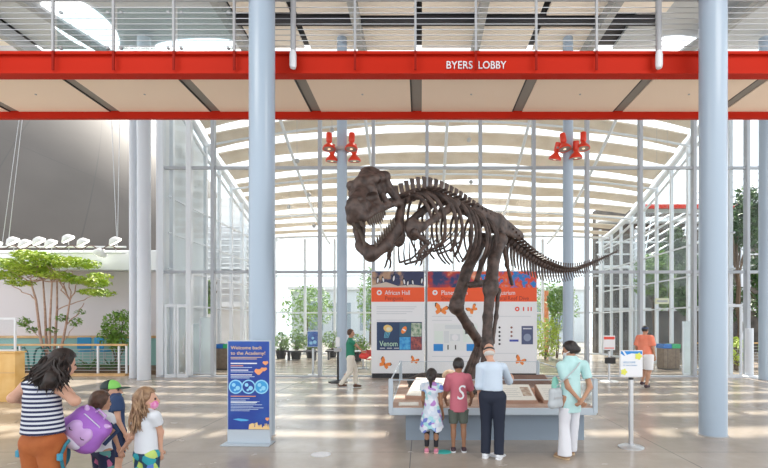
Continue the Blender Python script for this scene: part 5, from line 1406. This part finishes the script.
for sx, pts in ((-1, [(-.21, .20, .98), (-.235, .06, .92), (-.245, .0, .80), (-.235, .05, .66), (-.18, .2, .58)]), (1, [(.205, .06, .89), (.208, .02, .86), (.212, -.03, .78), (.205, .0, .66), (.16, .14, .56)])):
    MB().tube(pts, .017, 8, flat=.5).build('strap', bagm, t)
    MB().box(pts[2][0]-.02, pts[2][0]+.02, pts[2][1]-.025, pts[2][1]+.01, .74, .80, bev=.006).build('buckle', mat('buckle_blue', (.05, .3, .45), .4), t)

M_tee = mat('white_tee', (.66, .69, .74), .8, bump=.2); 
# ---- girl with backpack
YB_ = 4.75
HANDS = P(121.5, 452, 4.62)
g1 = Person('small girl with a purple animal backpack and hair in a green tie', 103, YB_, 1.23, -.55, SK2, hs=.205, world=dict(elR=P(113, 433, YB_-.06), wrR=P(118.5, 447, 4.66), head=P(101, 402.5, YB_)), headyaw=.1, headpitch=-.15, build=1.0)
g1.top('white_tee', M_tee, .62, sleeve=.45, e=.014)
g1.pants('patterned_trousers', ramp_mat('navy_floral', [(0, (.012, .018, .06)), (.6, (.45, .12, .25)), (.72, (.10, .3, .28)), (.82, (.012, .018, .06))], 16, 'voronoi', .8, True), .66, .1, e=.012)
g1.shoes(mat('pink_shoe', (.6, .2, .3), .5), M_pw)
g1.hair(H_BRN, [g1.cap_hair(-.06, .014, .03), g1.he((0, -.03, .03), (.085, .085, .10)), g1.hc((0, -.09, -.03), (0, -.12, -.12), .035, .03), g1.hc((0, -.12, -.12), (.01, -.10, -.21), .034, .012)], k=.03)
MB().lathe([(.036, -.012), (.043, 0), (.036, .012)], 16, Matrix.Translation(g1.h((0, -.093, -.05))) @ Matrix.Rotation(.3, 4, 'X')).build('hair_tie', mat('tie_green', (.1, .6, .15), .5), g1.root)
M_pur = mat('backpack_purple', (.36, .12, .55), .6, col2=(.42, .17, .62), nscale=6); M_lil = mat('backpack_lilac', (.62, .40, .74), .6); M_lilw = mat('backpack_pale', (.68, .66, .82), .6)
bc = P(83.5, 430.5, 4.39)
t = thing('backpack', 'purple animal-faced backpack with a pale muzzle on the small girl\'s back', 'backpack', bc, 0)
Mb = Matrix.Rotation(R(46), 4, 'Y') @ Matrix.Rotation(.12, 4, 'Z')
def bsd(name, m, pr, vox=.010, k=.03, par=None, **kw):
    o = sdf_obj(name, m, par or t, pr, vox=vox, k=k, **kw); o.matrix_local = Mb if par is None else Matrix(); return o
body = bsd('bag_body', M_pur, [cap((-.10, .02, -.09), (.10, .02, -.09), .085, .085), cap((-.09, .03, .10), (.09, .03, .10), .085, .085), cap((-.12, .03, -.06), (-.09, .03, .08), .08), cap((.12, .03, -.06), (.09, .03, .08), .08), ell((0, .0, -.02), (.16, .10, .17))], k=.05)
bsd('face_patch', M_lil, [ell((-.055, -.075, .015), (.062, .04, .085)), ell((.055, -.075, .015), (.062, .04, .085)), ell((0, -.075, -.05), (.11, .04, .06))], vox=.007, par=body)
bsd('muzzle', M_lilw, [ell((0, -.075, -.095), (.105, .055, .062))], vox=.007, par=body)
for sx in (-1, 1):
    MB().tube([(sx*.085, -.112, .01), (sx*.065, -.116, .0), (sx*.045, -.112, .008)], .004, 6).build('eye_stitch', M_dark, body)
    bsd('ear', M_lil, [cap((sx*.10, .0, .15), (sx*.135, .0, .185), .032, .016)], vox=.007, par=body)
MB().tube([(-.02, -.13, -.09), (0, -.135, -.1), (.02, -.13, -.09)], .004, 6).build('nose_stitch', M_dark, body)
MB().tube([(-.05, .03, .17), (-.04, .03, .22), (.04, .03, .22), (.05, .03, .17)], .011, 8).build('top_handle', M_lil, body)
MB().tube([(-.15, .0, .10), (-.08, -.055, .155), (.08, -.055, .155), (.15, .0, .10)], .005, 6).build('zip', M_lilw, body)
for a, b_, c in (((.10, .10, .15), (.19, .15, .12), (.20, .12, -.05)), ((-.08, .10, .15), (-.09, .2, .12), (-.09, .14, -.08))): MB().tube([a, b_, c], .018, 8, flat=.4).build('shoulder_strap', M_navy, body)

# ---- boy with the green cap
YC = 5.5
b1 = Person('boy in a green and dark cap, blue face mask and navy shirt', 116, YC, 1.30, -.85, SK1, hs=.225, headyaw=-.45, world=dict(head=P(111.5, 391, YC)), build=1.12)
b1.top('navy_shirt', ramp_mat('navy_shirt_print', [(0, (.02, .045, .12)), (.55, (.025, .055, .14)), (.6, (.35, .35, .10)), (.66, (.03, .06, .15))], 7, rough=.8), .68, sleeve=.6, e=.024)
b1.pants('navy_shorts', mat('navy_cotton', (.012, .025, .075), .8, bump=.2), .70, .40, e=.014, full=.008)
b1.shoes(mat('grey_trainer', (.3, .3, .32), .6), M_pw)
b1.hair(H_BRN, [b1.cap_hair(-.05, .008, .02)])
b1.mask(mat('mask_blue', (.08, .42, .62), .6))
cc = b1.h((0, 0, 0)); M_capg = mat('cap_green', (.22, .58, .12), .6)
def halfcap(P_, back, m, nm):
    Mi = P_.Mh.inverted(); Mi3 = np.array(Mi.to_3x3()); tr = np.array(Mi.translation); f0, lo, hi = P_.he((0, -.01, .035), (.092, .108, .098))
    def f(p):
        l = p @ Mi3.T + tr
        return np.maximum(np.maximum(f0(p), (.03-l[..., 2])*P_.q), ((l[..., 1]+.01) if back else (-.01-l[..., 1]))*P_.q)
    return sdf_obj(nm, m, P_.root, [(f, lo, hi)], vox=.008, k=.004)
halfcap(b1, True, mat('cap_dark', (.012, .03, .03), .6), 'cap_back')
o = halfcap(b1, False, M_capg, 'cap_front')
sdf_obj('brim', mat('cap_brim_dark', (.02, .05, .04), .6), o, [b1.he((0, .115, .035), (.075, .085, .010))], vox=.006, k=.003)

# ---- long-haired girl with pink mask
YD = 4.5
g2 = Person('girl with long light brown hair, pink face mask and patterned leggings', 146.5, YD, 1.31, -.45, SK1, hs=.21, headyaw=-.75, world=dict(head=P(147, 400, YD), elL=P(132.5, 436, YD+.0), wrL=P(124.5, 447, 4.58), elR=P(160.5, 432, YD+.02), wrR=P(160.5, 449, YD+.03)))
g2.top('pale_tee', M_tee, .70, sleeve=.5, e=.014, flare=.012, sl_e=.014)
g2.pants('leggings', ramp_mat('teal_floral', [(0, (.01, .05, .10)), (.4, (.02, .30, .36)), (.6, (.45, .6, .15)), (.75, (.01, .04, .09)), (.88, (.1, .2, .55))], 15, 'voronoi', .7, True), .74, .12, e=.008)
g2.shoes(mat('white_trainer', (.7, .7, .72), .5), M_pw)
hb = [g2.cap_hair(-.03, .014, .035), g2.he((0, -.03, .02), (.086, .09, .103))]
hb += [g2.hc((.0, -.06, .02), (.0, -.07, -.10), .06, .05), cap(g2.h((0, -.07, -.08)), g2.inv @ P(139.5, 422, YD-.08), .055, .03)]
g2.hair(H_LBR, hb, k=.035, rough=.003)
locks(g2, H_LBR, [g2.h((x, -.03, .10)) for x in (-.07, -.035, 0, .035, .07)]+[g2.h((x, -.09, .02)) for x in (-.06, -.02, .02, .06)], [g2.inv @ P(x, y, YD-.09) for x, y in ((134, 433), (137, 431), (140, 428), (144, 424), (147, 418))], 90, .013, 9, .014)
g2.mask(mat('mask_pink', (.70, .16, .42), .6, col2=(.8, .4, .6), nscale=30))

# ---- girl in the flowered dress
YE = 7.1
g3 = Person('girl in a pale flowered dress with a dark ponytail at the display table', 431.5, YE, 1.23, -.12, SK3, hs=.2, world=dict(elR=P(441, 404, YE), wrR=P(443, 414, YE+.08), elL=P(423, 400, YE+.05), wrL=P(424, 409, YE+.2)), headpitch=-.2)
dress_m = ramp_mat('floral_dress', [(0, (.55, .62, .72)), (.35, (.66, .70, .78)), (.52, (.30, .50, .72)), (.6, (.45, .22, .55)), (.68, (.15, .20, .55)), (.76, (.68, .70, .76)), (.9, (.35, .62, .66))], 17, 'voronoi', .8, True)
J = g3.J
g3.top('dress', dress_m, .32, e=.012, sleeve=.32, cuts=[lambda p: (.33+.05*np.sin(4*p[..., 0]*6)+.02*np.sin(p[..., 1]*30))-p[..., 2]], vox=.010)
dr = sdf_obj('skirt', dress_m, g3.root, [loft([(.30, .0, .0, .185, .16), (.42, 0, 0, .170, .145), (.58, 0, 0, .135, .115), (.72, 0, 0, .105, .088), (.80, 0, 0, .095, .08)])], vox=.010, k=.01, cuts=[lambda p: (.345+.03*np.cos(4*np.arctan2(p[..., 1], p[..., 0])))-p[..., 2]], rough=.008, rs=28)
g3.pants('black_leggings', mat('legging_black', (.012, .012, .018), .7), .60, .09, e=.004)
g3.shoes(mat('pink_shoe', (.6, .2, .3), .5), mat('pink_sole', (.8, .45, .45), .5))
g3.hair(H_BLK, [g3.cap_hair(-.06, .012, .03), g3.he((0, -.03, .02), (.083, .088, .10)), g3.hc((0, -.10, .02), (0, -.14, -.04), .035, .04), g3.hc((0, -.14, -.04), (.0, -.12, -.20), .045, .015)], k=.03)

# ---- boy in the pink tee
YF_ = 7.15
b2 = Person('boy in a dusty pink tee with a white S and dark green shorts', 458.5, YF_, 1.38, .03, SK3, hs=.21, world=dict(elL=P(444.5, 396, YF_+.12), wrL=P(446, 402, YF_+.33), elR=P(472, 396, YF_+.12), wrR=P(471, 402, YF_+.33)), headpitch=-.3, build=.98)
M_pnk = mat('dusty_pink_tee', (.55, .15, .20), .8, bump=.2)
b2.top('pink_tee', M_pnk, .60, sleeve=.65, e=.020, flare=.025, sl_e=.022)
S_ = text('s_print', 'S', .30, M_pw, (.0, 0, 0), b2.root, ext=.001, align='CENTER', shear=.2)
bpy.context.view_layer.update()
ty = -.152
S_.location = (.01, -.150, .80); S_.scale = (.85, 1, 1.0)
b2.pants('shorts', mat('green_grey_cotton', (.10, .12, .10), .8, bump=.2), .63, .42, e=.014, full=.008)
b2.shoes(mat('dark_trainer', (.06, .03, .04), .6), M_pw)
b2.hair(H_BLK, [b2.cap_hair(-.05, .014, .03), b2.he((0, -.02, .03), (.086, .095, .103))], k=.02)

# ---- elderly man
YO = 6.8
o1 = Person('elderly bald man in a pale blue shirt and navy trousers leaning over the display table', 492.5, YO, 1.68, -.35, SK1, hs=.23, world=dict(head=P(489, 351.5, YO+.13), neck=P(491, 362, YO+.06), elL=P(479, 386, YO+.04), wrL=P(479, 397, YO+.12), elR=P(509, 381, YO+.30), wrR=P(512, 379, YO+.52), shL=P(480, 367, YO), shR=P(503, 367, YO+.08)), headyaw=.35, headpitch=-.45, build=.94)
o1.top('pale_blue_shirt', mat('pale_blue_cotton', (.58, .68, .80), .8, bump=.25), .96, sleeve=1.25, e=.022, flare=.02, neck=o1.J['neck'].z+.01)
o1.pants('navy_trousers', mat('navy_twill', (.012, .018, .038), .8, bump=.2), 1.02, .07, e=.02, full=.012, flare=.012)
o1.shoes(mat('white_leather', (.72, .74, .78), .5), M_pw)
def ringband(P_, z0, z1, e, m, nm, tilt=0.0):
    Mi = P_.Mh.inverted(); Mi3 = np.array(Mi.to_3x3()); tr = np.array(Mi.translation); f0, lo, hi = P_.he((0, -.005, .012), (.075+e, .094+e, .105+e))
    def f(p):
        l = p @ Mi3.T + tr; zz = l[..., 2]+tilt*l[..., 1]
        return np.maximum(np.maximum(f0(p), (z0-zz)*P_.q), (zz-z1)*P_.q)
    return sdf_obj(nm, m, P_.root, [(f, lo, hi)], vox=.006, k=.002)
ringband(o1, .008, .035, .006, M_black, 'head_strap')
o1.hair(mat('hair_white', (.6, .58, .55), .7), [clipped(o1.he((0, -.02, -.045), (.078, .084, .042)), cut(o1.h((0, .01, 0)), tuple(o1.rot @ Vector((0, 1, 0)))))], k=.01)

# ---- woman in mint
YW = 6.86
w1 = Person('woman in a mint tee and white trousers with hands clasped behind her back', 570.5, YW, 1.69, .62, SK2, hs=.225, world=dict(elL=P(568, 387, YW-.13), wrL=P(578.5, 399, YW-.16), elR=P(590, 387, YW-.02), wrR=P(582.5, 400, YW-.19), shL=P(561, 366, YW-.08), shR=P(584, 365, YW+.04), head=P(569.5, 350.5, YW+.03)), headyaw=.45, headpitch=-.3, curl=.75,
    pose=dict(anL=(-.15, -.02, .086), anR=(.12, .10, .086), knL=(-.115, .02, .47)))
w1.top('mint_tee', mat('mint_cotton', (.42, .66, .66), .8, col2=(.5, .74, .74), nscale=5, bump=.2), .65, sleeve=.62, e=.020, flare=.035, sl_e=.02)
w1.pants('white_trousers', mat('white_linen', (.72, .73, .78), .8, bump=.2), .72, .05, e=.014, full=.008, flare=.045)
w1.shoes(mat('tan_sandal', (.35, .22, .13), .6), mat('sandal_sole', (.55, .4, .25), .6))
w1.hair(H_BLK, [w1.cap_hair(-.04, .018, .03), w1.he((0, -.035, .03), (.092, .10, .105)), w1.he((0, -.11, -.02), (.055, .05, .05))], k=.03)
ringband(w1, -.022, -.012, .022, M_pw, 'mask_strap', .2)
w1.mask(mat('mask_white', (.7, .72, .74), .7))
t = thing('shoulder_bag', 'pale grey crossbody bag hanging at the mint-shirted woman\'s left hip', 'bag', P(555.5, 397, YW-.12), .62)
M_bagg = mat('bag_grey_leather', (.48, .52, .55), .5)
sdf_obj('bag_body', M_bagg, t, [cap((-.08, 0, -.10), (.08, 0, -.10), .055), cap((-.07, 0, .08), (.07, 0, .08), .04), cap((-.08, 0, -.1), (-.07, 0, .08), .045), cap((.08, 0, -.1), (.07, 0, .08), .045), ell((0, 0, -.02), (.1, .05, .12))], vox=.01, k=.03)
MB().box(-.09, .09, -.058, -.052, -.02, .01, bev=.002).build('flap_edge', M_greypost, t)
ti = (Matrix.Translation(t.location) @ Matrix.Rotation(.62, 4, 'Z')).inverted()
MB().tube([ti @ P(557, 386, YW-.13), ti @ P(566, 378, YW-.235), ti @ P(576, 368, YW-.18), ti @ P(580, 362.5, YW-.08)], .010, 6).build('strap', M_bagg, t)
t = thing('folded_jacket', 'mint green garment held at the woman\'s left side', 'clothing', P(554.5, 386, YW+.02), .62)
sdf_obj('cloth', mat('aqua_cloth', (.30, .66, .55), .8, bump=.3), t, [cap((0, 0, -.08), (.01, .0, .10), .05, .035, (1, 1.3, 1)), ell((.03, 0, 0), (.06, .05, .10))], vox=.01, k=.04, rough=.008, rs=40)

# ---- walkers in the distance
YQ = 14.4
q1 = Person('man in a coral shirt and white shorts walking past the sorting bin', 645, YQ, 1.84, -.9, SK2, hs=.24, pose=dict(knL=(-.10, .20, .52), anL=(-.10, .02, .16), knR=(.10, .05, .50), anR=(.10, -.12, .10)), build=1.15, vox=.016)
q1.top('coral_shirt', mat('coral_cotton', (.80, .22, .13), .8, col2=(.85, .30, .2), nscale=6), .90, sleeve=.8, e=.045, flare=.05, sl_e=.04)
q1.pants('white_shorts', M_pw, 1.0, .53, e=.035, full=.02)
q1.shoes(mat('dark_trainer', (.06, .03, .04), .6))
q1.hair(H_BLK, [q1.cap_hair(-.04, .01, .03)])
ringband(q1, .03, .075, .018, M_navy, 'cap_band'); q1.mask(M_pw)
YR_ = 14.2
q2 = Person('person in a green top and cream trousers walking by the slim left column', 350.5, YR_, 1.74, -1.3, SK2, hs=.23, pose=dict(knL=(-.10, .16, .50), anL=(-.10, .16, .10), knR=(.10, -.04, .50), anR=(.10, -.30, .16)), world=dict(elR=P(356, 345, YR_-.1), wrR=P(362, 351, YR_-.15)), vox=.016)
q2.top('green_top', mat('forest_green_cotton', (.02, .20, .12), .8), .88, sleeve=.7, e=.03, flare=.03)
q2.pants('cream_trousers', mat('cream_twill', (.70, .66, .58), .8), 1.0, .12, e=.02, full=.01)
q2.shoes(mat('brown_shoe', (.10, .05, .03), .6))
q2.hair(H_BRN, [q2.cap_hair(-.05, .014, .03)])
t = thing('handbag', 'small red bag held by the walker in green', 'bag', P(364, 354, YR_-.17))
sdf_obj('bag_body', mat('red_leather', (.65, .05, .04), .5), t, [ell((0, 0, -.06), (.15, .06, .09))], vox=.014, k=.02)
MB().tube([(-.09, 0, .0), (-.05, 0, .07), (.05, 0, .07), (.09, 0, .0)], .01, 6).build('handle', mat('red_leather', (.65, .05, .04), .5), t)
